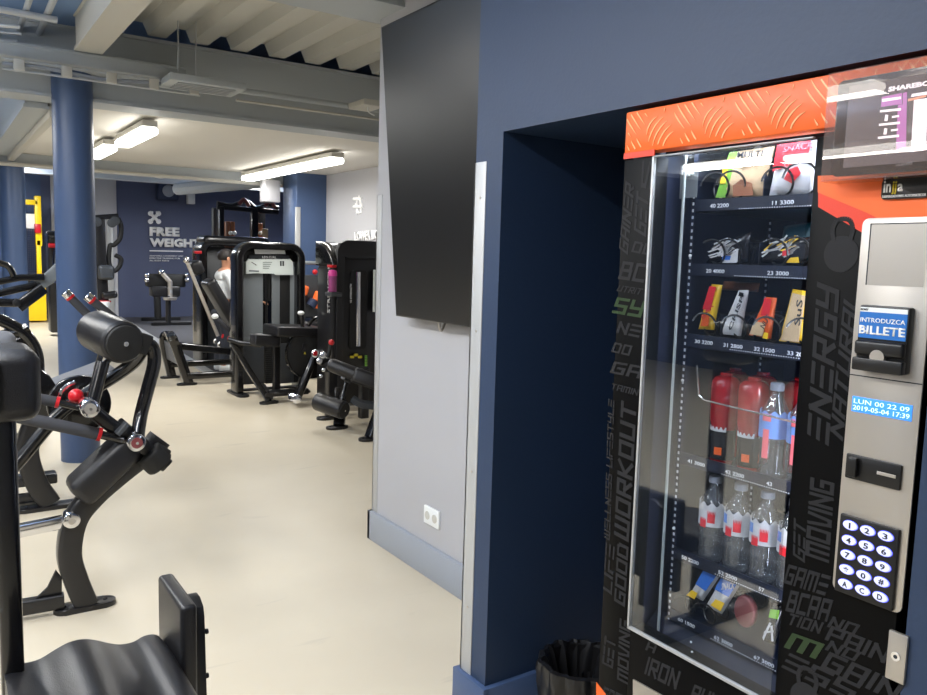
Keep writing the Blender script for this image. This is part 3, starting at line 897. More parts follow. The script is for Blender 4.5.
# spirals
def spiral(y, z, r, L=.34, turns=7, ph=0.0, name='spiral'):
    bm = BM(); n = turns*22
    pts = []
    for k in range(n+1):
        a = 2*PI*k/22+ph
        pts.append(V(XF+.088+L*k/n, y+r*math.cos(a), z+r+r*math.sin(a)))
    tube(bm, pts, .0025, n=6, smooth=False)
    return obj(name, bm, M['spiral'], vm)

def sm(x, y, X): return at('x', X, x, y)
# divider plates on the upper shelves
for i, ys in ((0, (1.115,)), (1, (1.115,)), (2, (1.205, 1.115, 1.03))):
    for y in ys:
        bm = BM(); box(bm, (XS+.02, y-.001, SH[i]-.02), (XS+.38, y+.001, SH[i]+.05)); obj('divider', bm, M['shelf'], vm, smooth=None)

# ---- goods ----------------------------------------------------
XG = XF+.115
def pillow_bag(px4, X, th, m, tilt=0.0, nu=9, nv=11):
    """a sealed pouch: px4 = pixel corners bl, br, tr, tl on plane X"""
    bl, br, tr, tl = [at('x', X, *p) for p in px4]
    bm = BM()
    F_, B_ = {}, {}
    for i in range(nu):
        for j in range(nv):
            u, v = i/(nu-1), j/(nv-1)
            p = (bl*(1-u)+br*u)*(1-v)+(tl*(1-u)+tr*u)*v
            p = p.copy(); p.x += tilt*v
            prof = (max(0, 1-(2*u-1)**4))*(max(0, 1-(2*v-1)**6))
            wr_ = .0022*math.sin(u*19+v*7)*prof
            F_[i, j] = bm.verts.new(p+V(-th/2*prof+wr_-.0006, 0, 0))
            B_[i, j] = bm.verts.new(p+V(th/2*prof+.0006, 0, 0))
    for i in range(nu-1):
        for j in range(nv-1):
            bm.faces.new((F_[i, j], F_[i+1, j], F_[i+1, j+1], F_[i, j+1]))
            bm.faces.new((B_[i, j], B_[i, j+1], B_[i+1, j+1], B_[i+1, j]))
    for i in range(nu-1):
        bm.faces.new((F_[i, 0], B_[i, 0], B_[i+1, 0], F_[i+1, 0])); bm.faces.new((F_[i, nv-1], F_[i+1, nv-1], B_[i+1, nv-1], B_[i, nv-1]))
    for j in range(nv-1):
        bm.faces.new((F_[0, j], F_[0, j+1], B_[0, j+1], B_[0, j])); bm.faces.new((F_[nu-1, j], B_[nu-1, j], B_[nu-1, j+1], F_[nu-1, j+1]))
    return bm
def patch(name, px, X, off, m, parent, tilt=0, z0=0, z1=1, th=.0008):
    """printed area laid just in front of a pouch"""
    P = []
    for x, y in px:
        p = at('x', X, x, y); P.append(V(p.x-off, p.y, p.z))
    bm = BM(); prism(bm, P, (-th, 0, 0)); return obj(name, bm, m, parent, smooth=None)
def gw(s, BL, BR, TL, X, m, parent, bold=.01):
    words('print', s, at('x', X, *BL), at('x', X, *BR), at('x', X, *TL), M[m], parent, bold=bold, thick=.0006)

def good(name, label, cat, px4, X, th, m, group=None):
    base = at('x', X, *px4[0])
    t = thing(name, label, cat, (X, (at('x', X, *px4[0]).y+at('x', X, *px4[1]).y)/2, min(at('x', X, *px4[0]).z, at('x', X, *px4[1]).z)), group)
    obj('wrapper', pillow_bag(px4, X, th, m), M[m], t, smooth=50)
    return t
X0 = XF+.13
g = good('snack_bag', 'pale tan MULTI CEREAL snack bag on the top shelf of the vending machine', 'snack bag', [(719, 199), (762, 199), (775, 146), (733, 152)], X0, .03, 'w_cream')
patch('print_area', [(719, 198), (729, 198), (741, 152), (733, 153)], X0, .012, M['w_green'], g)
patch('print_area', [(724, 184), (729, 184), (733, 162), (728, 164)], X0, .0135, M['w_yellow'], g)
patch('print_area', [(738, 197), (758, 196), (757, 184), (746, 180), (738, 186)], X0, .0172, M['w_brown'], g)
gw('MULTI', (737, 158.5), (762, 157), (738, 152), X0-.0175, 'ink', g); gw('CEREAL', (738, 166), (760, 164.5), (739, 160), X0-.0185, 'ink', g)
g = good('snack_bag', 'red and white snack bag on the top shelf beside the price 3300', 'snack bag', [(769, 197), (812, 196), (818, 137), (780, 144)], X0, .03, 'w_white')
patch('print_area', [(777, 172), (812, 160), (816, 140), (782, 146)], X0, .0165, M['w_red'], g)
patch('print_area', [(789, 180), (797, 184), (806, 174), (803, 167), (794, 170)], X0, .0178, M['w_red'], g)
gw('SNACK', (783, 153), (813, 148), (784, 147), X0-.018, 'w_pink', g)
for (y, r) in ((1.232, .030), (1.187, .030), (1.068, .030), (1.014, .033)): spiral(y, SH[0], r)

# second shelf: dark wrappers with strokes painted on as foil glints
X1 = XF+.13
gA = good('snack_bar', 'dark crinkled wrapper with white and blue marks, left on the second shelf', 'snack bar', [(706, 263), (747, 263), (751, 232), (722, 243)], X1, .03, 'w_black')
gB = good('snack_bar', 'dark crinkled wrapper with white, yellow and red marks, right on the second shelf', 'snack bar', [(757, 263), (806, 264), (812, 237), (772, 238)], X1, .03, 'w_black')
rg = random.Random(11)
for g, x0, x1, ms in ((gA, 712, 744, ['w_white']), (gB, 764, 804, ['w_white', 'w_white', 'w_yellow'])):
    for k in range(26):
        a = x0+rg.random()*(x1-x0-8); b2 = 258-rg.random()*17
        l = 6+rg.random()*11; s = 3+rg.random()*6
        patch('foil_highlight', [(a, b2), (a+1.3, b2+1), (a+l, b2-s+1), (a+l-1, b2-s)], X1, .0175, M[rg.choice(ms)], g)
patch('print_area', [(727, 260), (735, 260), (736, 256), (728, 256)], X1, .018, M['w_blue'], gA)
patch('print_area', [(727, 263), (742, 263), (743, 251), (733, 254)], X1, .0165, M['w_white'], gA)
patch('print_area', [(787, 256), (794, 256), (795, 250), (788, 251)], X1, .0182, M['w_red'], gB)
patch('print_area', [(790, 263), (804, 263), (803, 257), (795, 258)], X1, .0165, M['w_yellow'], gB)
for (y, r) in ((1.225, .028), (1.18, .028), (1.062, .028), (1.01, .030)): spiral(y, SH[1], r, ph=.8)
bm = pillow_bag([(779, 262), (812, 262), (814, 222), (784, 226)], XF+.3, .03, 'teal')
o = tag(obj('snack_bag', bm, M['teal'], smooth=50), 'teal snack bag at the back of the second shelf', 'snack bag')

# third shelf: four bars
X2 = XF+.13
g = good('snack_bar', 'red and yellow bar, leftmost on the third shelf beside the price 3200', 'snack bar', [(698.5, 329), (714, 330), (722.5, 285), (712, 284)], X2, .02, 'w_yellow')
patch('print_area', [(706, 309), (714, 310), (719.5, 287), (713, 286)], X2, .0122, M['w_red'], g); patch('print_area', [(704, 326), (712, 326), (713, 316), (707, 314)], X2, .013, M['w_orange'], g)
gw('BAR', (703, 320), (714, 306), (701, 316), X2-.0135, 'w_red', g)
g = good('snack_bar', 'white bar with dark lettering, second on the third shelf', 'snack bar', [(720.5, 334), (741, 336), (749, 290), (739, 290)], X2, .02, 'w_white')
gw('CRISP', (731, 331), (744, 297), (728, 329), X2-.0125, 'ink', g)
patch('print_area', [(742, 296), (747, 297), (747, 293), (743, 292)], X2, .0125, M['w_black'], g)
g = good('snack_bar', 'orange and red bar, third on the third shelf', 'snack bar', [(749, 335), (771, 339), (777, 298), (766, 297)], X2, .02, 'w_orange')
patch('print_area', [(764, 315), (772, 316), (775, 299), (768, 298)], X2, .0118, M['w_red'], g); patch('print_area', [(753, 334), (766, 336), (769, 323), (758, 321)], X2, .0125, M['w_cream'], g)
patch('print_area', [(766, 338), (771, 339), (772, 333), (768, 332)], X2, .013, M['w_yellow'], g); gw('NUT', (764, 329), (771, 317), (760, 326), X2-.0135, 'ink', g)
g = good('snack_bar', 'yellow edged white bar with dark script, rightmost on the third shelf', 'snack bar', [(779, 341), (803, 344), (812, 292), (793, 289)], X2, .02, 'w_yellow')
patch('print_area', [(784, 340), (802, 342), (809, 296), (796, 293)], X2, .0118, M['w_cream'], g)
gw('SuS', (800, 326), (803, 300), (794, 325), X2-.0125, 'ink', g)
for (y, r) in ((1.237, .026), (1.152, .027), (1.068, .028), (.983, .030)): spiral(y, SH[2], r, ph=.3)
bm = pillow_bag([(722, 290), (758, 292), (760, 283), (724, 281)], XF+.28, .02, 'w_brown')
tag(obj('snack_bar', bm, M['w_brown'], smooth=50), 'dim brown bar lying behind the white bar on the third shelf', 'snack bar')

# bottles
def bottle(name, label, cat, y, z, X, h, r, body, capm, kind, group=None):
    t = thing(name, label, cat, (X, y, z), group)
    p = V(X, y, z)
    if kind == 'water':
        prof = [(0, r*.7), (.012*h/.22, r*.96), (h*.10, r), (h*.13, r*.93), (h*.17, r), (h*.21, r*.93), (h*.25, r), (h*.30, r*.93), (h*.36, r), (h*.64, r), (h*.72, r*.92), (h*.82, r*.60), (h*.88, r*.38), (h*.93, r*.36)]
    else:
        prof = [(0, r*.62), (h*.03, r*.78), (h*.08, r*.82), (h*.40, r*.82), (h*.50, r), (h*.84, r*1.06), (h*.91, r*1.0), (h*.95, r*.8), (h*.97, r*.5)]
    bm = BM(); lathe(bm, p, V(0, 0, 1), prof, 28); b0 = obj('bottle_body', bm, body, t, smooth=60)
    bm = BM(); lathe(bm, p, V(0, 0, 1), [(h*.92, r*.44), (h*.925, r*.47), (h*.99, r*.46), (h, r*.4)], 20); obj('bottle_cap', bm, capm, t)
    return t, p
def sleeve(t, p, r, z0, z1, m, a0=0, a1=360, off=.0008, name='bottle_label', wob=0):
    bm = BM(); n = 26; lo, hi, lo2, hi2 = [], [], [], []
    for k in range(n+1):
        a = math.radians(a0+(a1-a0)*k/n)
        c_, s_ = math.cos(a), math.sin(a)
        w = wob*math.sin(k*1.3)
        for arr, z, rr in ((lo, z0, r+off), (hi, z1+w, r+off), (lo2, z0, r+off-.0006), (hi2, z1+w, r+off-.0006)):
            arr.append(bm.verts.new(p+V(rr*c_, rr*s_, z)))
    for k in range(n):
        bm.faces.new((lo[k], lo[k+1], hi[k+1], hi[k])); bm.faces.new((lo2[k], hi2[k], hi2[k+1], lo2[k+1]))
        bm.faces.new((hi[k], hi[k+1], hi2[k+1], hi2[k])); bm.faces.new((lo[k], lo2[k], lo2[k+1], lo[k+1]))
    return obj(name, bm, m, t, smooth=60)
XB = XF+.15
def bx_(px_, zrow, X=XB): return at('x', X, px_, zrow).y
# fourth shelf
for k, (px_, lb) in enumerate(((724, 'bottle of red drink with dark and orange label, leftmost on the bottle shelf'), (752, 'bottle of red drink with dark and orange label, second on the bottle shelf'))):
    y = bx_(px_, 420)
    t, p = bottle('drink_bottle', lb, 'bottle', y, SH[3]-.02, XB, .225, .034, M['pet_red'], M['pet_red'], 'sport')
    sleeve(t, p, .028, .018, .090, M['w_black'], 60, 300, .0012)
    sleeve(t, p, .028, .030, .048, M['w_orange'], 180, 215, .002, name='label_mark')
    sleeve(t, p, .028, .086, .094, M['w_white'], 120, 230, .0022, name='label_mark', wob=.004)
for k, (px_, lb) in enumerate(((777, 'clear water bottle with blue and pink label beside the red bottles'), (806, 'clear water bottle with blue and pink label nearest the lettered door panel, bottle shelf'))):
    y = bx_(px_, 430)
    t, p = bottle('water_bottle', lb, 'bottle', y, SH[3]-.02, XB-.01, .222, .032, M['pet'], M['cap'], 'water')
    sleeve(t, p, .032, .10, .158, M['w_lblue'], 90, 290, .001, wob=.004)
    sleeve(t, p, .032, .138, .152, M['w_pink'], 165, 200, .0018, name='label_mark', wob=.004)
    sleeve(t, p, .032, .055, .12, M['w_pink'], 172, 196, .0022, name='label_mark')
for k, px_ in enumerate((724, 752, 790)):
    y = bx_(px_+9, 410, XB+.1)
    t, p = bottle('drink_bottle', ('red drink bottle behind the leftmost bottle', 'red drink bottle behind the second red bottle', 'red drink bottle behind the clear water bottles')[k], 'bottle', y, SH[3]-.02, XB+.10, .225, .034, M['pet_red'], M['pet_red'], 'sport')
# fifth shelf
for k, (px_, lb) in enumerate(((715, 'clear water bottle with red and white label, leftmost on the lower bottle shelf'), (741, 'clear water bottle with red, white and blue label, second on the lower bottle shelf'), (768, 'clear water bottle with red, white and blue label, third on the lower bottle shelf'), (797, 'clear water bottle at the right end of the lower bottle shelf'))):
    y = bx_(px_-2, 540)
    t, p = bottle('water_bottle', lb, 'bottle', y, SH[4]-.02, XB-.005, .215, .033, M['pet'], M['cap'], 'water')
    sleeve(t, p, .033, .095, .150, M['w_white'], 90, 290, .001, wob=.005)
    sleeve(t, p, .033, .105, .130, M['w_red'], 195, 225, .0018, name='label_mark', wob=.005)
    sleeve(t, p, .033, .092, .112, M['w_red'], 160, 190, .0018, name='label_mark', wob=.004)
    if k: sleeve(t, p, .033, .12, .142, M['w_lblue'], 140, 165, .002, name='label_mark')
# bottom shelf
X5 = XF+.13
g = good('snack_bag', 'small blue and white snack bag, leftmost on the bottom shelf', 'snack bag', [(690, 594), (703, 601), (722, 573), (707, 566)], X5, .02, 'w_white')
patch('print_area', [(699, 583), (709, 590), (721, 573), (708, 567)], X5, .0122, M['w_blue'], g)
patch('print_area', [(690, 594), (698, 598), (701, 592), (695, 589)], X5, .0122, M['w_yellow'], g)
g = good('snack_bag', 'small blue and white snack bag with yellow foot, second on the bottom shelf', 'snack bag', [(706, 606), (722, 614), (742, 582), (725, 573)], X5, .02, 'w_white')
patch('print_area', [(718, 588), (732, 596), (741, 582), (726, 574)], X5, .0122, M['w_blue'], g)
patch('print_area', [(714, 604), (724, 610), (728, 602), (719, 598)], X5, .0122, M['w_yellow'], g)
gw('SNACK', (721, 590), (734, 589), (722, 583), X5-.013, 'w_white', g)
p = sm(746, 611, X5)
bm = BM(); roundrod(bm, p+V(-.01, 0, 0), p+V(.01, 0, 0), .028, .006)
for v in bm.verts: v.co.z = p.z+(v.co.z-p.z)*1.35
tag(obj('cookie_pack', bm, M['maroon']), 'dim maroon round packet standing on the bottom shelf', 'packet')
g = good('snack_bag', 'black, white and green packet at the right end of the bottom shelf', 'snack bag', [(764, 641), (776, 645), (784, 606), (772, 603)], X5, .02, 'w_black')
patch('print_area', [(772, 616), (781, 618), (783, 609), (774, 608)], X5, .0122, M['w_green'], g)
for l in (((766, 636), (767, 639), (775, 622), (773, 621)), ((775, 640), (777, 640), (776, 624), (774, 625)), ((767, 632), (777, 631), (777, 629), (768, 630))):
    patch('print_area', l, X5, .0126, M['w_white'], g)
for (y, r) in ((1.245, .024), (1.185, .026)): spiral(y, SH[5], r, ph=.3)
# notice inside on the left wall
n0 = [(679.5, 199), (697, 197), (699, 163), (681, 166)]
lay('notice', n0, M['shroud'], vm, .0008, X=XF+.10, label='dim notice behind the glass')
wn = words('notice_text', 'injja', sm(682, 177, XF+.098), sm(694, 176, XF+.098), sm(682, 170, XF+.098), M['placard_white'], vm, bold=.02)
lay('notice_patch', [(684, 176), (686.5, 176), (687.5, 170), (685, 170)], M['w_orange'], vm, .0008, X=XF+.0972)
# product chute below: a sloping dark panel and black hose
bm = BM(); prism(bm, [(XF+.06, wl+.02, wb-.035), (XF+.06, wr-.02, wb-.035), (XF+.12, wr-.02, wb+.012), (XF+.12, wl+.02, wb+.012)], (.004, 0, -.004)); obj('chute', bm, M['shelf'], vm, smooth=None)
for (x, y) in ((672, 648), (691, 642), (692, 652)):
    q = sm(x, y, XF+.03); bm = BM(); ball(bm, (q.x, q.y, q.z), .003); obj('rivet', bm, M['placard_white'], vm)
# metal flap of the delivery door
lay('delivery_flap', [(634, 679), (634, 715), (700, 745), (700, 716)], M['steel'], vm, .004, label='brushed metal edge of the delivery flap')

# ---- control panel plate
pz0, pz1 = fp(833, 588).z, fp(865, 218.5).z; py0 = fp(849, 400).y; py1 = fp(910, 530).y
bm = BM()
pr = rrect((py0+py1)/2, (pz0+pz1)/2, abs(py0-py1), pz1-pz0, .012)
prism(bm, [V(XF, y, z) for y, z in pr], (-.004, 0, 0), .001)
plate = obj('control_plate', bm, M['steel'], vm, label='brushed metal control plate')
zs = fp(850, 374).z
bm = BM(); box(bm, (XF-.0045, py1, zs-.001), (XF-.0038, py0, zs+.001)); obj('plate_seam', bm, M['ink'], plate, smooth=None)
# upper recess: a thin shadowed square outline
u0 = fp(871, 224, XF-.005); u1 = fp(871, 285, XF-.005)
bm = BM()
box(bm, (XF-.0046, py1+.012, u1.z), (XF-.0042, u0.y, u0.z)); obj('blank_cover', bm, M['steel'], plate, smooth=None)
bm = BM()
box(bm, (XF-.0047, u0.y-.0012, u1.z), (XF-.0041, u0.y+.0012, u0.z+.001)); box(bm, (XF-.0047, py1+.012, u0.z-.001), (XF-.0041, u0.y, u0.z+.001))
obj('cover_gap', bm, M['ink'], plate, smooth=None)
# bill acceptor
def blk(name, px4, dx0, dx1, m, parent, bev=.002, label=None):
    P = [fp(x, y) for x, y in px4]
    ys = [p.y for p in P]; zz = [p.z for p in P]
    ya, yb = (ys[0]+ys[3])/2, (ys[1]+ys[2])/2; za, zb = (zz[0]+zz[1])/2, (zz[2]+zz[3])/2
    bm = BM(); box(bm, (XF-dx1, yb, za), (XF-dx0, ya, zb), bev); return obj(name, bm, m, parent, label=label), (ya, yb, za, zb)
bill, (ya, yb, za, zb) = blk('bill_acceptor', [(861, 370), (911, 373), (917, 307), (866, 305)], .003, .022, M['plastic_black'], vm, .004)
H_ = zb-za
bm = BM(); box(bm, (XF-.0235, yb+.003, za+H_*.50), (XF-.021, ya-.003, zb-.012)); lab = obj('bill_label', bm, M['bill_blue'], bill, smooth=None, label='lit blue label')
bm = BM(); box(bm, (XF-.0236, yb+.003, zb-.012), (XF-.021, ya-.003, zb-.004)); obj('label_strip', bm, M['placard_white'], bill, smooth=None)
def wy(s, y0, y1, z0, z1, X, m, parent, bold=.01, nm='lettering'): words(nm, s, V(X, y0, z0), V(X, y1, z0), V(X, y0, z1), M[m], parent, bold=bold, thick=.0005)
wy('INTRODUZCA', ya-.005, yb+.005, za+H_*.74, za+H_*.81, XF-.0237, 'white_ink', lab)
wy('BILLETE', ya-.004, yb+.004, za+H_*.56, za+H_*.69, XF-.0237, 'white_ink', lab, bold=.03)
wy('MONEY', ya-.004, ya-.018, zb-.010, zb-.006, XF-.0238, 'ink', bill)
bm = BM(); box(bm, (XF-.033, yb+.001, za+H_*.24), (XF-.018, ya-.001, za+H_*.47), .006, 3); obj('bill_mouth', bm, M['plastic_black'], bill)
bm = BM(); box(bm, (XF-.034, yb+.0, za), (XF-.018, ya, za+H_*.20), .003); obj('bill_tray', bm, M['plastic_black'], bill)
bm = BM(); rod(bm, V(XF-.0332, (ya+yb)/2, za+H_*.23), V(XF-.025, (ya+yb)/2, za+H_*.23), .013, n=30); obj('bill_lip', bm, M['steel'], bill)
# display
disp, (ya, yb, za, zb) = blk('display', [(853, 411), (912, 421), (915, 405), (854, 396)], .003, .0056, M['lcd'], vm, .0006, label='lit blue text display')
wy('LUN 00 22 09', ya-.004, yb+.004, za+(zb-za)*.56, za+(zb-za)*.86, XF-.0062, 'lcd_text', disp, .0)
wy('2019-05-04 17:39', ya-.003, yb+.003, za+(zb-za)*.14, za+(zb-za)*.44, XF-.0062, 'lcd_text', disp, .0)
# coin slot
coin, (ya, yb, za, zb) = blk('coin_panel', [(847, 478), (902, 489), (905, 464), (849, 453)], .003, .010, M['plastic_black'], vm, .003)
bm = BM(); box(bm, (XF-.020, ya-.026, za+.006), (XF-.009, ya-.008, zb-.004), .003); obj('coin_button', bm, M['plastic_black'], coin)
bm = BM(); box(bm, (XF-.0112, yb+.008, (za+zb)/2-.0025), (XF-.0098, yb+.042, (za+zb)/2+.0035), .0006); obj('coin_slot', bm, M['steel'], coin)
# keypad
kp, (ya, yb, za, zb) = blk('keypad', [(839, 588), (895, 612), (903, 530), (842, 511)], .003, .012, M['plastic_black'], vm, .003)
keys = ['123', '456', '789', '*0#', 'ACD']
kw = (ya-yb); kh = (zb-za)
for r_, row_ in enumerate(keys):
    for c_, ch in enumerate(row_):
        y = ya-kw*(.2+.30*c_); z = zb-kh*(.115+.188*r_)
        bm = BM(); n = 26
        lathe(bm, V(XF-.0118, y, z), V(-1, 0, 0), [(0, .0140), (.002, .0137), (.0032, .012)], n)
        for v in bm.verts: v.co.z = z+(v.co.z-z)*.62
        kk = obj('key', bm, M['key'], kp)
        bm = BM(); lathe(bm, V(XF-.0118, y, z), V(-1, 0, 0), [(0, .0150), (.0008, .0148)], n)
        for v in bm.verts: v.co.z = z+(v.co.z-z)*.64
        obj('key_ring', bm, M['key_blue'], kk)
        kx = .0016 if ch == '1' else .0046
        words('key_symbol', ch, V(XF-.0152, y+kx, z-.0052), V(XF-.0152, y-kx, z-.0052), V(XF-.0152, y+kx, z+.0052), M['ink'], kk, bold=.02, thick=.0004)
# lock
lk, (ya, yb, za, zb) = blk('lock_plate', [(887, 676), (904, 684), (912, 636), (891, 629)], 0, .008, M['steel'], vm, .002)
bm = BM(); rod(bm, V(XF-.0085, (ya+yb)/2, (za+zb)/2+.002), V(XF-.011, (ya+yb)/2, (za+zb)/2+.002), .008, n=24); obj('lock_cylinder', bm, M['chrome'], lk)
bm = BM(); rod(bm, V(XF-.0108, (ya+yb)/2, (za+zb)/2+.002), V(XF-.0115, (ya+yb)/2, (za+zb)/2+.002), .0035, n=16); obj('keyhole', bm, M['ink'], lk)
# brand badge
P = [fp(883, 200), fp(929, 200), fp(929, 177.5), fp(883, 180)]
yA, yB = P[0].y, fp(927, 190).y-.006; zA, zB = P[0].z, fp(905, 178.5).z
bm = BM(); pr = rrect((yA+yB)/2, (zA+zB)/2, yA-yB, zB-zA, .006)
prism(bm, [V(XF-.002, y, z) for y, z in pr], (-.006, 0, 0), .001); bd = obj('brand_badge', bm, M['plastic_black'], vm, label='black badge')
wy('in', yA-.004, yA-.017, zA+(zB-zA)*.34, zA+(zB-zA)*.92, XF-.0085, 'white_ink', bd, .02); wy('jj', yA-.0185, yA-.027, zA+(zB-zA)*.22, zA+(zB-zA)*.88, XF-.0085, 'gold', bd, .02)
wy('a', yA-.0285, yA-.038, zA+(zB-zA)*.36, zA+(zB-zA)*.74, XF-.0085, 'white_ink', bd, .02); wy('DISPENSADORES AUTOMATICOS', yA-.003, yB+.003, zA+(zB-zA)*.08, zA+(zB-zA)*.2, XF-.0085, 'white_ink', bd, 0)

# tablet in a clear acrylic case (sits on the machine's header)
Xt = XF-.055
a0 = at('x', Xt, 820, 186); a1 = at('x', Xt, 821, 74)
ty0 = a0.y; ty1 = ty0-.30; tz0 = at('x', Xt, 820, 182).z; tz1 = at('x', Xt, 822, 75).z
tb = thing('tablet', 'black tablet showing an advert in a clear acrylic case on the vending machine header', 'tablet', (Xt, (ty0+ty1)/2, tz0))
bm = BM()
box(bm, (Xt, ty1, tz0), (Xt+.003, ty0, tz1)); box(bm, (Xt, ty0-.003, tz0), (XF-.003, ty0, tz1)); box(bm, (Xt, ty1, tz1-.003), (XF-.003, ty0, tz1)); box(bm, (Xt, ty1, tz0), (XF-.003, ty0, tz0+.003))
obj('acrylic_case', bm, M['acrylic'], tb, smooth=None)
Xs = Xt+.006
s0 = at('x', Xs, 831, 177); s1 = at('x', Xs, 836, 82)
bm = BM(); pr = rrect((s0.y+ty1+.012)/2, (s0.z+s1.z)/2, s0.y-ty1-.012, s1.z-s0.z, .010)
prism(bm, [V(Xs+.010, y, z) for y, z in pr], (-.010, 0, 0), .001); tbody = obj('tablet_body', bm, M['tablet'], tb)
def scr(px, m, off=.0008):
    P = [at('x', Xs-off, x, y) for x, y in px]
    bm = BM(); prism(bm, P, (-.0003, 0, 0)); return obj('screen_graphic', bm, M[m], tbody, smooth=None)
q = [at('x', Xs-.0002, *p) for p in ((843, 168), (846, 87))]
bm = BM(); box(bm, (Xs-.0006, ty1+.03, q[0].z), (Xs+.001, q[0].y, q[1].z)); obj('screen', bm, M['scr_grey'], tbody, smooth=None)
scr([(881, 107), (902, 104), (902, 93), (882, 97)], 'scr_purple'); scr([(902, 150), (906, 149.5), (907, 92), (903, 93)], 'scr_purple'); scr([(896, 150), (904, 150), (904, 104), (898, 105)], 'scr_purple', .0007)
scr([(882, 102), (901, 99), (901, 96.5), (882, 99)], 'scr_white', .0012)
words('screen_text', 'SHAREBOX', at('x', Xs-.001, 888, 92), at('x', Xs-.001, 938, 84), at('x', Xs-.001, 888.5, 87), M['scr_white'], tbody, bold=.05, thick=.0003)
for (x0, y0) in ((880, 112.5), (879, 126), (878, 139)):
    scr([(x0, y0), (x0+21, y0-2), (x0+21, y0-4.5), (x0, y0-2.2)], 'scr_white', .0011)
for (x0, y0) in ((886, 121), (885, 134.5)):
    scr([(x0-1.6, y0), (x0+1.5, y0), (x0+2.3, y0-6), (x0-.5, y0-6.5)], 'scr_white', .0011); scr([(x0+6, y0-3), (x0+13, y0-4), (x0+13, y0-6), (x0+6, y0-5)], 'scr_white', .0012)
scr([(911, 152), (926, 150), (928, 98), (914, 100)], 'scr_white'); scr([(908, 101.5), (926, 97), (927, 94.5), (908, 99)], 'scr_orange', .0012)
scr([(911, 97), (930, 94), (930, 91), (912, 94)], 'scr_white', .0011)
scr([(899, 152.5), (933, 149), (933, 144), (900, 148)], 'scr_white', .0013)
words('screen_text', 'HUAWEI', at('x', Xs-.0012, 896, 166.5), at('x', Xs-.0012, 912, 164.5), at('x', Xs-.0012, 896, 164), M['shroud'], tbody, bold=.01, thick=.0003)

# ================================================================ BIN
c = V(1.64, 1.725, 0)
bn = thing('waste_bin', 'small round bin lined with a crumpled black bag beside the vending machine', 'waste bin', tuple(c))
bm = BM(); lathe(bm, c, V(0, 0, 1), [(0, .095), (.24, .118), (.245, .122), (.24, .114), (.02, .09)], 30); obj('bin_body', bm, M['plastic_black'], bn)
bm = BM(); n = 72; rings = []
rg = random.Random(5)
fold = [rg.random() for _ in range(n)]
def fl(k, s): return math.sin(k*2*PI/n*11+s)*.5+math.sin(k*2*PI/n*17+s*2.3)*.35+(fold[k]-.5)*.7
for (z, r, w) in ((.09, .124, .006), (.14, .129, .009), (.19, .133, .010), (.225, .136, .010), (.248, .133, .008), (.252, .120, .009), (.22, .108, .014), (.16, .095, .018), (.08, .07, .02), (.05, .03, .01)):
    rings.append([bm.verts.new(c+V((r+w*fl(k, z*14))*math.cos(2*PI*k/n), (r+w*fl(k, z*14))*math.sin(2*PI*k/n), z+w*.5*fl((k*5) % n, 1))) for k in range(n)])
for a, b2 in zip(rings, rings[1:]):
    for k in range(n): bm.faces.new((a[k], a[(k+1) % n], b2[(k+1) % n], b2[k]))
bm.faces.new(rings[-1]); obj('bin_bag', bm, M['bag'], bn, smooth=40)
# ================================================================ GYM MACHINES
def q3(x, y, Y): return at('y', Y, x, y)
def g0(x, y): return at('z', 0, x, y)
def pt(name, pts, r, m, par, smooth=True, n=14, flat=None, up=None, label=None):
    bm = BM(); tube(bm, [q3(*p) if not isinstance(p, Vector) else p for p in pts], r, n=n, smooth=smooth, flat=flat, up=up)
    return obj(name, bm, M[m], par, label=label)
def prod(name, a, b_, r, m, par, rb=.004, label=None):
    bm = BM(); roundrod(bm, q3(*a) if not isinstance(a, Vector) else a, q3(*b_) if not isinstance(b_, Vector) else b_, r, rb); return obj(name, bm, M[m], par, label=label)
def pplate(name, px, Y, depth, m, par, bev=.004, label=None):
    """outline given at pixels on the plane y=Y, thick towards +y"""
    bm = BM(); prism(bm, [at('y', Y, *p) for p in px], (0, depth, 0), bev); return obj(name, bm, M[m], par, label=label)
def pad(name, a, b_, w, th, m, par, side=V(0, 1, 0), bev=.02, label=None):
    """upholstered pad: long axis a->b_, width w along side, thickness th"""
    a, b_ = Vector(a), Vector(b_); d = b_-a; L = d.length; d.normalize()
    s = (side-d*side.dot(d)).normalized(); nn = d.cross(s)
    bm = BM(); box(bm, (-w/2, -th/2, 0), (w/2, th/2, L), min(bev, th*.45), 4)
    for v in bm.verts: v.co = a+s*v.co.x+nn*v.co.y+d*v.co.z
    return obj(name, bm, M[m], par, label=label)
def footplate(c, par, ang=0, L=.2, w=.09, name='foot'):
    bm = BM()
    pts = [(x*math.cos(ang)-y*math.sin(ang), x*math.sin(ang)+y*math.cos(ang)) for x, y in rrect(0, 0, L, w, w*.48, 8)]
    prism(bm, [V(c.x+x, c.y+y, 0.0) for x, y in pts], (0, 0, .022), .004)
    f_ = obj(name, bm, M['dark_frame'], par)
    bm = BM()
    for s in (-1, 1):
        x, y = s*L*.33*math.cos(ang), s*L*.33*math.sin(ang)
        rod(bm, V(c.x+x, c.y+y, .022), V(c.x+x, c.y+y, .026), .009, n=6)
    obj('bolt', bm, M['black_metal'], f_)
    return f_
def stretch(lbl): return lbl

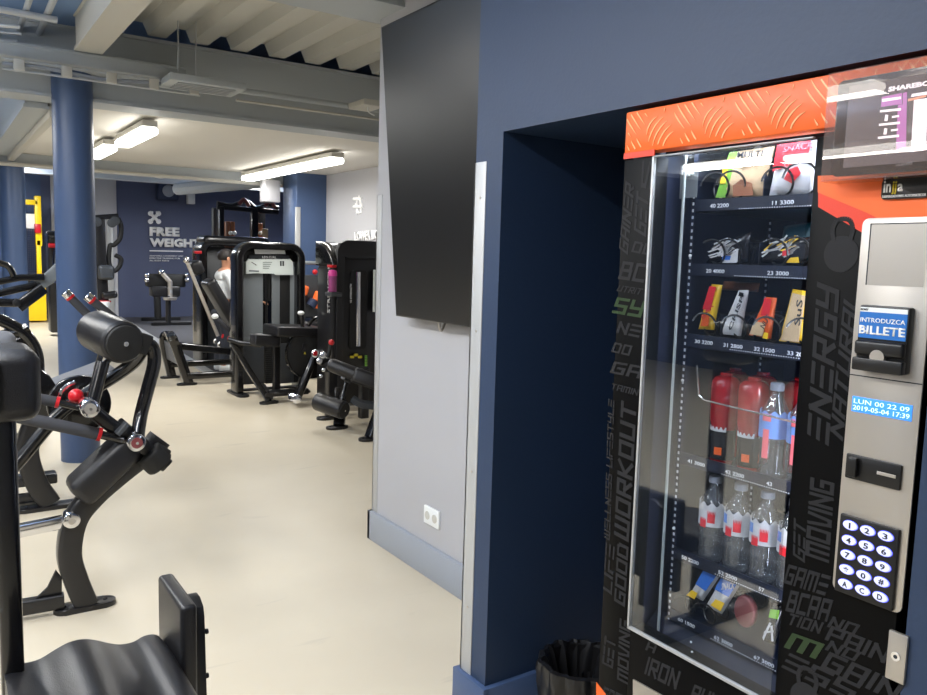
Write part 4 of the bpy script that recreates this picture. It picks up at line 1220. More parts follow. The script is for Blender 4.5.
# ---------------- B: the near machine with the roller pad
B0 = g0(85, 608)
YB = B0.y
t = thing('exercise_machine', 'glossy black machine with a big roller pad and slanted leg pad, left foreground', 'exercise machine', (B0.x, B0.y, 0))
footplate(B0, t, ang=.0, L=.235, w=.085)
pt('leg', [(86, 604, YB), (76, 580, YB), (69, 553, YB), (75, 520, YB), (92, 497, YB), (118, 474, YB), (150, 449, YB), (160, 438, YB)], 0, 'dark_frame', t, flat=(.075, .092), up=(0, 1, 0), n=16)
pplate('gusset', [(34, 600), (48, 588), (56, 570), (62, 578), (62, 601)], YB-.005, .012, 'dark_frame', t, .002)
bm = BM(); a = q3(64, 600, YB); b_ = q3(-60, 622, YB+.1); tube(bm, [a, V(a.x-.9, a.y+.05, a.z)], 0, flat=(.05, .06), smooth=False, up=(0, 1, 0)); obj('floor_beam', bm, M['dark_frame'], t)
# far foot, outside the picture, that carries the other end
footplate(V(a.x-.85, a.y+.05, 0), t, ang=PI/2, L=.5, w=.08)
bm = BM(); box(bm, (a.x-.88, a.y, .02), (a.x-.80, a.y+.09, .9), .01); obj('upright', bm, M['dark_frame'], t)
pa = q3(85, 490, YB-.035); pb = q3(130, 447, YB-.035)
pad('leg_pad', pa+(pa-pb).normalized()*.04+V(0, .045, 0), pb+V(.02, .045, .015), .17, .125, 'vinyl', t, bev=.035)
prod('adjuster_disc', (150, 449, YB-.10), (166, 468, YB-.06), .036, 'rubber', t, .008) if False else None
bm = BM(); tube(bm, [q3(118, 425, YB-.02), q3(165, 464, YB-.02)], 0, flat=(.10, .062), smooth=False, up=(0, 1, 0)); obj('cross_arm', bm, M['dark_frame'], t)
prod('end_cap', (147, 452, YB-.05), (161, 465, YB-.05), .06, 'rubber', t, .012)
prod('knob', (158, 448, YB-.06), (168, 455, YB-.06), .021, 'rubber', t, .005)
pt('link_bar', [(92, 411, YB-.03), (112, 426, YB-.03), (135, 443, YB-.03)], 0, 'black_metal', t, flat=(.04, .058), up=(0, 1, 0), smooth=False)
pt('link_plate', [(117, 434, YB-.07), (127, 423, YB-.07)], 0, 'shroud_dark', t, flat=(.05, .02), up=(0, 1, 0), smooth=False)
for (x, y, lb) in ((90.5, 409, 'chrome pivot cap'), (137, 443, 'chrome pivot cap with red centre')):
    c = q3(x, y, YB-.15)
    bm = BM(); roundrod(bm, c+V(0, .0, 0), c+V(0, .09, 0), .036, .006); h = obj('pivot', bm, M['chrome'], t, label=lb)
    bm = BM(); rod(bm, c+V(0, -.003, 0), c+V(0, .002, 0), .022, n=24); obj('pivot_face', bm, M['maroon' if x > 100 else 'steel'], h)
    bm = BM(); rod(bm, c+V(0, -.008, 0), c+V(0, -.002, 0), .006, n=12); obj('bolt', bm, M['chrome'], h)
# looping handle tube
pt('frame_tube', [(137, 440, YB-.09), (141, 415, YB-.04), (148, 388, YB-.04), (154, 364, YB-.04), (153, 349, YB-.04), (147, 343.5, YB-.04), (142, 350, YB-.03), (135, 361, YB), (118, 374, YB+.03), (64, 410, YB+.08), (18, 462, YB+.08), (-14, 498, YB+.08)], .027, 'black_metal', t, n=18)
pt('roller_post', [(92, 404, YB-.05), (103, 362, YB-.03)], .026, 'black_metal', t, smooth=False, n=18)
# roller
ra = q3(96, 330, YB+.20); rb_ = q3(124, 343, YB-.10)
prod('roller_pad', ra, rb_, .086, 'vinyl', t, .02)
d = (rb_-ra).normalized()
bm = BM(); roundrod(bm, rb_-d*.004, rb_+d*.014, .072, .006); rc = obj('roller_end', bm, M['rubber'], t)
bm = BM(); rod(bm, rb_+d*.012, rb_+d*.024, .010, n=14); obj('bolt', bm, M['chrome'], rc)
pt('roller_bracket', [rb_-d*.02+V(.02, 0, 0), q3(141, 343, YB-.07), q3(147, 345, YB-.06)], 0, 'rubber', t, flat=(.05, .085), up=(0, 1, 0), smooth=False)
# foam handles and red marks
def handle(a, b_, r, par, ringend=True, tip=None):
    h = prod('hand_grip', a, b_, r, 'foam', par, .004)
    A, B_ = q3(*a), q3(*b_); d = (B_-A).normalized()
    bm = BM(); rod(bm, B_-d*.001, B_+d*.012, r*1.12, n=20); obj('grip_ring', bm, M['red'], h, label='red ring')
    return h, B_, d
h, e_, d = handle((14, 394, YB+.02), (56, 402, YB+.0), .021, t)
pt('handle_rod', [e_, q3(86, 409, YB-.02)], .014, 'black_metal', t, smooth=False)
h, e_, d = handle((14, 416, YB-.05), (98, 434, YB-.08), .024, t)
pt('handle_rod', [e_, q3(132, 442, YB-.06)], .017, 'black_metal', t, smooth=False)
bm = BM(); ball(bm, q3(76, 396, YB+.02), .029, n=24); obj('locking_knob', bm, M['red'], t, label='red ball knob')
pt('selector_arc', [(59, 400, YB+.08), (61, 392, YB+.08), (67, 386, YB+.08), (75, 382, YB+.08)], 0, 'chrome', t, flat=(.01, .016), up=(0, 1, 0))
c = q3(80, 405, YB+.13); bm = BM(); roundrod(bm, c, c+V(0, .03, 0), .122, .006, n=40); obj('cam', bm, M['black_metal'], t)
# chrome telescopic link
pt('chrome_link', [(-30, 544, YB), (20, 530.5, YB), (66, 521, YB)], 0, 'chrome', t, flat=(.04, .052), up=(0, 1, 0), smooth=False)
c = q3(72, 521, YB-.05); bm = BM(); roundrod(bm, c, c+V(0, .07, 0), .033, .006); lk_ = obj('chrome_pivot', bm, M['chrome'], t)
bm = BM(); rod(bm, c+V(0, -.004, 0), c, .014, n=16); obj('bolt', bm, M['steel'], lk_)

# ---------------- C: the machine behind it
C0 = g0(50, 508)
YC = C0.y
t = thing('exercise_machine', 'black machine with a grey seat pad and curved leg, behind the roller pad machine', 'exercise machine', (C0.x, C0.y, 0))
footplate(C0, t, ang=.05, L=.36, w=.10)
pt('leg', [(50, 503, YC), (37, 484, YC), (28, 458, YC), (29, 438, YC), (40, 418, YC), (70, 398, YC)], 0, 'dark_frame', t, flat=(.08, .115), up=(0, 1, 0), n=16)
for dy in (0, .13):
    bm = BM(); a = q3(48, 495, YC+.03+dy); tube(bm, [a, V(a.x-1.1, a.y, a.z)], 0, flat=(.05, .05), smooth=False, up=(0, 1, 0)); obj('floor_beam', bm, M['dark_frame'], t)
bm = BM(); a = q3(18, 483, YC+.05); box(bm, (a.x-.1, a.y, a.z-.03), (a.x+.2, a.y+.1, a.z+.03), .01); obj('bracket', bm, M['dark_frame'], t)
pa = q3(10, 408, YC+.05); pb = q3(106, 371, YC+.05)
pad('seat_pad', pa, pb+V(.03, 0, .01), .34, .10, 'vinyl_grey', t, bev=.03)
pplate('side_cover', [(34, 402), (34, 372), (42, 370), (50, 376), (58, 388), (66, 402), (60, 430), (40, 434)], YC-.16, .05, 'black_metal', t, .01)
pt('frame_tube', [(-30, 311, YC-.1), (0, 320, YC-.1), (18, 329, YC-.1), (30, 340, YC-.1), (37, 356, YC-.1), (38, 380, YC-.1), (37, 412, YC-.1)], .032, 'black_metal', t, n=18)
pt('frame_tube', [(-30, 342, YC-.1), (0, 336, YC-.1), (18, 332, YC-.1), (28, 327, YC-.1)], .028, 'black_metal', t, n=18)
pt('frame_plate', [(18, 346, YC-.08), (33, 340, YC-.08)], 0, 'black_metal', t, flat=(.05, .10), up=(0, 1, 0), smooth=False)
a, b_ = q3(-20, 345, YC-.32), q3(16, 346, YC-.32)
pad('head_pad', a, b_, .12, .15, 'vinyl_grey', t, bev=.05)
for (x0, y0, x1, y1) in ((104, 331, 71, 298), (124, 326, 93, 301)):
    h, e_, d = handle((x0, y0, YC-.15), (x1, y1, YC-.15), .0225, t)
    bm = BM(); roundrod(bm, e_+d*.008, e_+d*.045, .0245, .005); obj('grip_tip', bm, M['chrome'], h, label='chrome tip')
pt('handle_rod', [(124, 326, YC-.15), (118, 350, YC-.1), (100, 368, YC)], .016, 'black_metal', t)
pt('handle_rod', [(104, 331, YC-.15), (102, 350, YC-.1), (96, 370, YC)], .016, 'black_metal', t)
bm = BM(); box(bm, (C0.x-1.2, YC-.05, 0), (C0.x-1.1, YC+.3, 1.45), .02); obj('rear_upright', bm, M['dark_frame'], t)

# ---------------- D: lever machine at the left edge
YD = 6.7
D0 = at('y', YD, 10, 330)
t = thing('lever_machine', 'black lever machine with long horizontal arms at the left edge of the picture', 'exercise machine', (D0.x, YD, 0))
pt('lever_arm', [(-30, 298, YD), (0, 293, YD), (40, 284, YD)], 0, 'black_metal', t, flat=(.06, .055), up=(0, 1, 0), smooth=False)
pt('lever_arm', [(-30, 287, YD-.05), (20, 277.5, YD-.05), (44, 277, YD-.05)], 0, 'black_metal', t, flat=(.05, .05), up=(0, 1, 0), smooth=False)
pt('lever_arm', [(18, 307, YD-.12), (44, 288, YD-.12)], 0, 'black_metal', t, flat=(.06, .085), up=(0, 1, 0), smooth=False)
pt('grey_joint', [(38, 285, YD), (48, 279, YD), (60, 268, YD)], 0, 'shroud', t, flat=(.06, .09), up=(0, 1, 0), smooth=False, label='grey lever joint')
pt('curved_handle', [(-20, 258, YD-.2), (0, 263, YD-.2), (9, 267, YD-.2), (14, 276, YD-.2)], .022, 'black_metal', t)
pt('cross_bar', [(-30, 302, YD-.1), (17, 303, YD-.1)], 0, 'black_metal', t, flat=(.07, .06), up=(0, 1, 0), smooth=False)
c = q3(17, 303, YD-.16); bm = BM(); roundrod(bm, c, c+V(0, .1, 0), .028, .005); obj('pivot', bm, M['dark_frame'], t)
bm = BM(); a = q3(-22, 300, YD); box(bm, (a.x-.05, YD-.05, 0), (a.x+.05, YD+.05, 1.35), .015); obj('upright', bm, M['dark_frame'], t)
for s in (0, .5): footplate(V(a.x-.2+s, YD, 0), t, ang=PI/2, L=.5, w=.09)
bm = BM(); box(bm, (a.x-.2, YD-.03, .02), (a.x+.4, YD+.03, .08), .01); obj('floor_beam', bm, M['dark_frame'], t)

# ---------------- A: nearest machine with the wavy seat
YA = 2.05
a = q3(11, 560, YA)
t = thing('exercise_machine', 'nearest black machine with a wavy vinyl seat and side pad, bottom left corner', 'exercise machine', (a.x+.2, YA, 0))
c0, c1 = q3(-3, 560, YA), q3(21.5, 560, YA)
bm = BM(); box(bm, (c0.x, YA, 0), (c1.x, YA+.07, q3(10, 400, YA).z), .012, 3); obj('upright', bm, M['black_metal'], t)
bm = BM(); c0, c1 = q3(-22, 421, YA-.03), q3(38, 346, YA-.03)
box(bm, (c0.x, YA-.10, c0.z), (c1.x, YA+.10, c1.z), .035, 5); obj('head_pad', bm, M['vinyl'], t)
bm = BM(); c0, c1 = q3(-22, 421, YA-.15), q3(-2, 346, YA-.15)
box(bm, (c0.x-.05, YA-.13, c0.z-.01), (q3(1.5, 400, YA-.15).x, YA-.08, c1.z-.02), .015, 3); obj('pad_backing', bm, M['rubber'], t)
# wavy seat
prof = [(2, 661), (12, 659), (26, 658), (40, 654), (55, 645), (68, 638), (82, 634.5), (95, 635.5), (108, 638.5), (120, 640), (133, 637.5), (143, 632), (152, 630), (159, 632), (164, 640), (168, 655)]
P = smooth_path([at('y', 2.12, *p) for p in prof], 3)
bm = BM()
n = len(P); L0 = []
nv = 10
grid = []
for j in range(nv+1):
    v = j/nv
    row = []
    for i, p in enumerate(P):
        drop = .012*max(0, (1-v*8)) if v < .125 else 0
        row.append(bm.verts.new(V(p.x+.0*v, 2.12-.62*v, p.z-drop)))
    grid.append(row)
for j in range(nv):
    for i in range(n-1): bm.faces.new((grid[j][i], grid[j][i+1], grid[j+1][i+1], grid[j+1][i]))
low = [[bm.verts.new(V(v.co.x, v.co.y, P[0].z-.07)) for v in grid[j]] for j in (0, nv)]
for i in range(n-1):
    bm.faces.new((grid[0][i], low[0][i], low[0][i+1], grid[0][i+1])); bm.faces.new((grid[nv][i], grid[nv][i+1], low[1][i+1], low[1][i]))
    bm.faces.new((low[0][i], low[1][i], low[1][i+1], low[0][i+1]))
bm.faces.new([grid[j][0] for j in range(nv+1)]+[low[1][0], low[0][0]]); bm.faces.new([grid[j][n-1] for j in range(nv+1)]+[low[1][n-1], low[0][n-1]])
obj('seat', bm, M['vinyl'], t, smooth=60)
sz = P[0].z-.07
bm = BM(); box(bm, (P[0].x+.05, 1.98, .05), (P[0].x+.15, 2.08, sz), .015); box(bm, (P[0].x+.05, 1.6, sz-.05), (P[0].x+.15, 2.06, sz), .01); box(bm, (P[0].x-.3, 2.0, 0), (P[0].x+.3, 2.08, .05), .01); obj('seat_frame', bm, M['dark_frame'], t)
c0, c1 = q3(163, 600, 2.13), q3(181, 600, 2.13)
zt_ = q3(170, 578, 2.13).z
xl = at('y', 1.93, 181, 640).x; xr = at('y', 1.93, 198, 640).x
bm = BM(); box(bm, (xl, 1.93, zt_-.36), (xr, 2.17, zt_), .012, 4); obj('side_pad', bm, M['vinyl'], t)
bm = BM(); x2 = at('y', 2.0, 203, 640).x
prism(bm, [V(xr, y, z) for y, z in [(1.95, zt_-.45), (2.08, zt_-.45), (2.08, zt_-.06), (2.07, zt_-.035), (2.05, zt_-.02), (2.02, zt_-.02), (1.99, zt_-.035), (1.98, zt_-.06)]], (x2-xr, 0, 0), .004)
sp = obj('side_plate', bm, M['dark_frame'], t)
for z in (.10, .22):
    bm = BM(); roundrod(bm, V(x2, 1.98, zt_-z), V(x2+.008, 1.98, zt_-z), .007, .002, n=12); obj('bolt', bm, M['dark_frame'], sp)
bm = BM(); box(bm, (xr-.02, 1.98, .05), (xr+.02, 2.06, zt_-.2), .01); box(bm, (P[0].x+.1, 1.98, .0), (xr+.02, 2.06, .05), .01); obj('side_post', bm, M['dark_frame'], t)

# ---------------- tower machines
def tower(par, x0, x1, ytop, Y, depth=.32, fw=.095, ybot=None, m='black_metal'):
    """rounded arch frame on the plane y=Y between pixel columns x0 and x1"""
    a = at('y', Y, x0, 300).x+fw/2; b_ = at('y', Y, x1, 300).x-fw/2
    zt = at('y', Y, (x0+x1)/2, ytop).z-fw*.4
    r = .13
    pts = [V(a, Y, 0), V(a, Y, zt-r)]
    for k in range(1, 6): an = PI/2*k/6; pts.append(V(a+r-r*math.cos(an), Y, zt-r+r*math.sin(an)))
    pts += [V(a+r, Y, zt), V(b_-r, Y, zt)]
    for k in range(1, 6): an = PI/2*k/6; pts.append(V(b_-r+r*math.sin(an), Y, zt-r+r*math.cos(an)))
    pts += [V(b_, Y, zt-r), V(b_, Y, 0)]
    bm = BM(); tube(bm, pts, 0, n=16, flat=(depth, fw), up=(0, 1, 0), smooth=False)
    o = obj('tower_frame', bm, M[m], par)
    for x in (a, b_): footplate(V(x, Y-.02, 0), par, ang=PI/2, L=.46, w=.12)
    return a, b_, zt

# M1 leg curl
Y1 = 8.15
t = thing('leg_curl_machine', 'leg curl weight machine with grey shrouded tower and pale LEG CURL placard', 'exercise machine', (at('y', Y1, 266, 390).x, Y1, 0))
a, b_, zt = tower(t, 233, 302, 243, Y1, depth=.22, fw=.082)
def pan(name, x0, y0, x1, y1, m, Y=Y1+.02, dy=.02, bev=.003, label=None, par=None):
    A, B_ = at('y', Y, x0, y1), at('y', Y, x1, y0)
    bm = BM(); box(bm, (A.x, Y, A.z), (B_.x, Y+dy, B_.z), bev); return obj(name, bm, M[m], par or t, label=label)
sh = pan('shroud_panel', 239, 262, 263, 385, 'shroud', label='grey shroud panel')
pan('shroud_panel', 272, 262, 280, 345, 'shroud', label='grey shroud panel'); pan('shroud_panel', 290, 262, 298, 345, 'shroud', label='grey shroud panel')
pan('tinted_panel', 279.5, 275, 290.5, 345, 'rubber', Y=Y1+.03); pan('lower_shroud', 275, 343, 298, 384, 'shroud_dark', label='darker lower shroud')
pan('lower_shroud', 239.5, 345, 264, 385, 'shroud_dark', Y=Y1+.012, label='darker lower shroud')
pan('base_bar', 236, 386, 302, 392, 'dark_frame', Y=Y1-.05, dy=.1)
pan('top_cover', 240, 247, 298, 264, 'black_metal', Y=Y1+.03)
bm = BM(); A, B_ = at('y', Y1+.1, 264, 383), at('y', Y1+.1, 274.5, 344)
z = A.z
while z < B_.z-.02: box(bm, (A.x, Y1+.05, z), (B_.x, Y1+.16, z+.019), .002); z += .022
ws = obj('weight_stack', bm, M['rubber'], t)
bm = BM()
for k in range(14): box(bm, (B_.x-.035, Y1+.046, A.z+.03+k*.022), (B_.x-.022, Y1+.0505, A.z+.036+k*.022))
obj('weight_numbers', bm, M['ink_grey'], ws, smooth=None)
pt('guide_rod', [(266.5, 272, Y1+.1), (266.5, 350, Y1+.1)], .010, 'dark_frame', t, smooth=False); pt('guide_rod', [(269.5, 272, Y1+.1), (269.5, 301, Y1+.1)], .025, 'rubber', t, smooth=False)
A = lambda x, y: at('y', Y1-.02, x, y)
bm = BM(); prism(bm, [A(246, 274), A(246, 262), A(249, 258.5), A(290, 258.5), A(293, 262), A(293.5, 275), A(276, 275), A(275, 273.5), A(260, 273.5), A(259, 273)], (0, .03, 0), .002)
pl = obj('placard', bm, M['placard'], t, label='pale placard')
bm = BM(); prism(bm, [A(249, 259.2), A(249.6, 254.5), A(289, 255.5), A(290, 259.4)], (0, .035, 0), .001); obj('placard_header', bm, M['ink'], pl)
words('placard_title', 'LEG CURL', at('y', Y1-.022, 262.3, 258.2), at('y', Y1-.022, 276.5, 258.5), at('y', Y1-.022, 262.3, 255.9), M['white_ink'], pl, bold=.02)
def ink(pts, m='ink', Y=Y1-.022, par=None):
    bm = BM(); prism(bm, [at('y', Y, *p) for p in pts], (0, -.002, 0)); obj('print', bm, M[m], par or pl, smooth=None)
ink([(251, 262), (252, 262), (257, 265.2), (256, 265.4)]); ink([(280, 261), (281.6, 261), (281.6, 266), (280, 266)]); ink([(282.4, 261), (284, 261), (284, 266), (282.4, 266)])
for k in range(4): ink([(263, 262+k*2), (272-k, 262+k*2), (272-k, 262.6+k*2), (263, 262.6+k*2)], 'ink_grey')
ink([(249, 270), (259, 270.5), (259, 272), (249, 271.5)], 'shroud')
bm = BM(); prism(bm, [A(255, 254), A(254, 248.3), A(284, 248.3), A(285.5, 254)], (0, -.004, 0)); obj('white_label', bm, M['placard_white'], t, smooth=None)
# seat, pads, cam, lever, brace
Y1b = 7.5
bf = g0(269, 403.5); footplate(bf, t, ang=.2, L=.2, w=.1)
pt('brace', [V(bf.x, bf.y, .02), q3(250, 372, 7.7), q3(232, 342, 7.85)], 0, 'black_metal', t, flat=(.05, .055), up=(0, 1, 0), smooth=False)
pt('arm_rail', [(228, 339, 7.85), (240, 343, 7.8), (262, 345, 7.7)], 0, 'black_metal', t, flat=(.06, .05), up=(0, 1, 0), smooth=False)
pt('floor_beam', [V(bf.x, bf.y, .07), V(bf.x+.15, Y1, .07)], 0, 'dark_frame', t, flat=(.06, .08), smooth=False)
pt('floor_beam', [V(bf.x, bf.y+.05, .09), V(bf.x+.42, bf.y+.05, .09)], 0, 'dark_frame', t, flat=(.06, .09), smooth=False)
pt('seat_post', [V(bf.x+.15, 7.7, .05), V(bf.x+.15, 7.7, .62)], 0, 'dark_frame', t, flat=(.07, .07), smooth=False)
a_, b2 = q3(252, 339, 7.55), q3(278, 341, 7.55); pad('thigh_pad', a_, b2, .16, .115, 'vinyl', t)
a_, b2 = q3(270, 330, 7.55), q3(318, 331, 7.55); pad('seat_pad', a_, b2, .42, .10, 'vinyl', t)
c = q3(310, 354, 7.35); bm = BM(); roundrod(bm, c, c+V(0, .06, 0), .235, .01, n=48); cam_ = obj('cam_disc', bm, M['rubber'], t)
bm = BM()
for k in range(48):
    an0, an1 = 2*PI*k/48, 2*PI*(k+1)/48
    p_ = lambda an, r: c+V(r*math.cos(an), -.004, r*math.sin(an))
    prism(bm, [p_(an0, .236), p_(an0, .246), p_(an1, .246), p_(an1, .236)], (0, .05, 0))
obj('cam_rim', bm, M['black_metal'], cam_)
pplate('cam_slot', [(301, 352), (303.5, 343), (306, 343), (305.5, 352)], 7.34, .01, 'dark_frame', cam_, .001)
ink([(303.6, 354), (306.2, 354.3), (304.9, 351.7)], 'gold', 7.335, cam_)
prod('lever_arm', (315, 355, 7.28), (298, 396, 7.28), .042, 'black_metal', t)
prod('pivot', (315.5, 353.5, 7.22), (315.5, 353.5, 7.30), .042, 'chrome', t, label='chrome pivot')
c = q3(315.5, 353.5, 7.215); bm = BM(); rod(bm, c+V(0, -.002, 0), c+V(0, .004, 0), .026, n=20); obj('pivot_face', bm, M['red'], t, label='red pivot face')
prod('roller_end', (297, 399, 7.15), (297, 398, 7.26), .045, 'chrome', t); prod('roller_end', (292, 397, 7.3), (293, 397, 7.36), .04, 'chrome', t)
pt('handle', [(303, 333, 7.4), (301.5, 315, 7.4)], .019, 'black_metal', t, smooth=False); c = q3(301, 313, 7.4); bm = BM(); ball(bm, c, .035, (1, 1, .6)); obj('handle_tip', bm, M['placard_white'], t, label='white handle tip')
pt('side_handle', [(308, 326, 7.5), (314, 319, 7.5), (322, 317, 7.5), (328, 321, 7.5)], .018, 'black_metal', t)

# M2 machine at right
Y2 = 6.9
t = thing('leg_extension_machine', 'black weight machine with silver rod in its slot, beside the grey wall corner', 'exercise machine', (at('y', Y2, 360, 390).x, Y2, 0))
x0, x1 = at('y', Y2, 336, 300).x, at('y', Y2, 336, 300).x+.78
xs0 = at('y', Y2+.35, 325, 300).x
zt = at('y', Y2, 355, 240.5).z
Az = lambda x, y: at('y', Y2, x, y)
sl0, sl1 = Az(350, 350), Az(368, 270.5)
def shell(bm, xa, xb, ya, yb, zb, r=.09):
    pr = [(xa, 0.05)]+[(xa, zb-r)]+[(xa+r-r*math.cos(PI/2*k/6), zb-r+r*math.sin(PI/2*k/6)) for k in range(1, 7)]+[(xb-r+r*math.sin(PI/2*k/6), zb-r+r*math.cos(PI/2*k/6)) for k in range(0, 7)]+[(xb, .05)]
    prism(bm, [V(x, ya, z) for x, z in pr], (0, yb-ya, 0), .015)
bm = BM(); shell(bm, x0, x1, Y2+.03, Y2+.40, zt-.02); obj('tower_body', bm, M['dark_frame'], t)
bm = BM()   # raised front frame around the slot
fr_ = .07
pr = [(x0, .06), (x0, zt-.10), (x0+.03, zt-.03), (x0+.10, zt), (x1-.1, zt), (x1-.03, zt-.03), (x1, zt-.1), (x1, .06), (x1-.07, .06), (x1-.07, zt-.14), (x1-.10, zt-.17), (x0+.10, zt-.17), (x0+.07, zt-.14), (x0+.07, .06)]
prism(bm, [V(x, Y2-.02, z) for x, z in pr], (0, .06, 0), .006); obj('tower_frame', bm, M['vinyl'], t)
pr = rrect((sl0.x+sl1.x)/2, (sl0.z+sl1.z)/2, sl1.x-sl0.x, sl1.z-sl0.z, .04)
bm = BM(); prism(bm, [V(x, Y2+.012, z) for x, z in pr], (0, .02, 0), .004); obj('weight_window', bm, M['rubber'], t)
bm = BM(); rod(bm, q3(358, 346, Y2-.0), q3(358, 272, Y2-.0), .027, n=20); obj('guide_rod', bm, M['chrome'], t, label='silver guide rod')
for (x, y, dx) in ((352, 357, 0), (356, 355, 0), (360, 357, 0)):
    bm = BM(); c = q3(x, y, Y2-.0); box(bm, c+V(-.02, -.01, -.012), c+V(.02, .01, .012), .004); obj('selector_pin', bm, M['gold'], t)
bm = BM()
for k in range(7): c = q3(366, 356+k*1.6, Y2+.0); box(bm, c+V(-.012, -.004, -.005), c+V(.012, .004, .005))
for k in range(4): c = q3(365, 387+k*1.8, Y2+.0); box(bm, c+V(-.012, -.004, -.005), c+V(.012, .004, .005))
obj('green_numbers', bm, M['w_green'], t, smooth=None, label='small green numbers')
# rounded shoulder on the side, accent, lettering
sx = at('y', Y2+.1, 326, 300).x
zs_ = at('y', Y2+.1, 333, 236).z
bm = BM(); pr = [(Y2-.02, zt-.25), (Y2-.02, zt-.20), (Y2+.03, zt-.12), (Y2+.12, zt-.05), (Y2+.22, zt-.02), (Y2+.38, zt-.01), (Y2+.38, zt-.25)]
prism(bm, [V(sx, y, z) for y, z in pr], (x0-sx+.03, 0, 0), .03, 4); obj('shoulder_cover', bm, M['black_metal'], t)
bm = BM(); box(bm, (sx-.002, Y2-.03, zt-.245-.015), (x0-.01, Y2+.08, zt-.245+.01), .004); obj('accent_stripe', bm, M['red'], t, label='red accent')
bm = BM(); box(bm, (sx+.02, Y2+.0, .06), (x0+.02, Y2+.36, zt-.26), .02); obj('side_column', bm, M['dark_frame'], t)
words('side_lettering', 'STRENGTH', V(sx+.018, Y2+.05, .93), V(sx+.018, Y2+.05, 1.36), V(sx-.008, Y2+.05, .93), M['white_ink'], t, bold=.02)
pan('placard', 373, 270, 392, 312, 'placard', Y=Y2-.03, dy=.01, par=t)
lt = pan('white_sign', 354, 233, 384, 240, 'placard_white', Y=Y2+.2, dy=.01, par=t) if False else None
words('side_lettering', 'VS STRENGTH', q3(351.8, 303, Y2-.003), q3(351.8, 284, Y2-.003), q3(350, 303, Y2-.003), M['white_ink'], t, bold=.02)
bm = BM(); c0, c1 = q3(327, 296, Y2-.02), q3(338, 292, Y2-.02); box(bm, (c0.x, Y2-.12, c0.z), (c1.x, Y2+.03, c1.z), .006); obj('bottle_shelf', bm, M['shroud_dark'], t)
# feet and lower body
f0 = g0(327, 419); f1 = g0(337, 428.5); f2 = g0(370, 440)
for f_ in (f0, f1, f2): footplate(f_, t, ang=.1, L=.2, w=.11)
pt('side_post', [V(f0.x+.04, f0.y, .02), V(f0.x+.04, f0.y, .45)], 0, 'dark_frame', t, flat=(.10, .10), smooth=False)
pt('leg', [V(f1.x+.02, f1.y, .02), V(f1.x+.07, f1.y+.08, .16), V(f1.x+.12, f1.y+.2, .30)], 0, 'black_metal', t, flat=(.08, .10), smooth=False)
pt('leg', [V(f2.x, f2.y, .02), V(f2.x+.09, f2.y+.02, .22)], 0, 'black_metal', t, flat=(.07, .1), smooth=False)
pt('floor_beam', [V(f0.x, f0.y+.1, .06), V(f0.x+.75, f0.y+.1, .06)], 0, 'steel', t, flat=(.05, .05), smooth=False, label='pale lower beam')
ra, rb_ = q3(317, 401, 6.25), q3(344, 410.5, 5.98)
prod('roller_pad', ra, rb_, .078, 'vinyl', t, .016); d = (rb_-ra).normalized()
bm = BM(); roundrod(bm, rb_-d*.003, rb_+d*.010, .066, .004); rc = obj('roller_end', bm, M['rubber'], t)
bm = BM(); rod(bm, rb_+d*.009, rb_+d*.016, .007, n=12); obj('bolt', bm, M['chrome'], rc)
pt('roller_arm', [(341, 404, 6.2), (347, 380, 6.25)], .02, 'black_metal', t, smooth=False)
pt('roller_arm', [(344, 376, 6.2), (350, 380, 6.2)], 0, 'shroud_dark', t, flat=(.06, .08), smooth=False)
a_, b2 = q3(329, 364, 6.15), q3(360, 376, 5.95)
pad('thigh_pad', a_, b2, .16, .115, 'vinyl', t, bev=.045)
a_, b2 = q3(352, 374, 6.05), q3(392, 388, 5.9); pad('seat_pad', a_, b2, .30, .13, 'vinyl', t, bev=.03)
pt('seat_frame', [(352, 399, 6.15), (362, 404, 6.1), (378, 406, 6.05)], 0, 'shroud_dark', t, flat=(.06, .09))
pt('seat_post', [V(f1.x+.30, f1.y+.1, .05), V(f1.x+.30, f1.y+.1, .5)], 0, 'dark_frame', t, flat=(.08, .08), smooth=False)
pt('lever', [(328, 357, 6.2), (331, 345, 6.2)], .018, 'rubber', t, smooth=False); c = q3(331.5, 342.5, 6.2); bm = BM(); ball(bm, c, .026); obj('lever_knob', bm, M['red'], t, label='red knob')
for (x, y, r) in ((323, 355, .030), (319.5, 361, .026), (323.5, 370, .018), (321, 376, .016)): prod('chrome_joint', (x, y, 6.25), (x, y, 6.32), r, 'chrome', t)
pt('cable_bracket', [(320, 364, 6.3), (328, 360, 6.3), (327, 372, 6.3)], .02, 'dark_frame', t)

bt0, bt1 = q3(332.5, 291.5, Y2-.06), q3(332.5, 270, Y2-.06)
t = thing('drink_bottle', 'pink and purple drink bottle standing on the little shelf of the black weight machine', 'bottle', tuple(q3(332.5, 292, Y2-.06)))
base = q3(332.5, 292, Y2-.06)
hb = bt1.z-base.z
bm = BM(); lathe(bm, base, V(0, 0, 1), [(0, .034), (.01, .04), (hb*.4, .037), (hb*.72, .04), (hb*.74, .036)], 20); obj('bottle_body', bm, M['pink_clear'], t)
bm = BM(); lathe(bm, base, V(0, 0, 1), [(hb*.73, .041), (hb*.9, .041), (hb, .03)], 20); obj('bottle_cap', bm, M['pink'], t, label='bright pink cap')

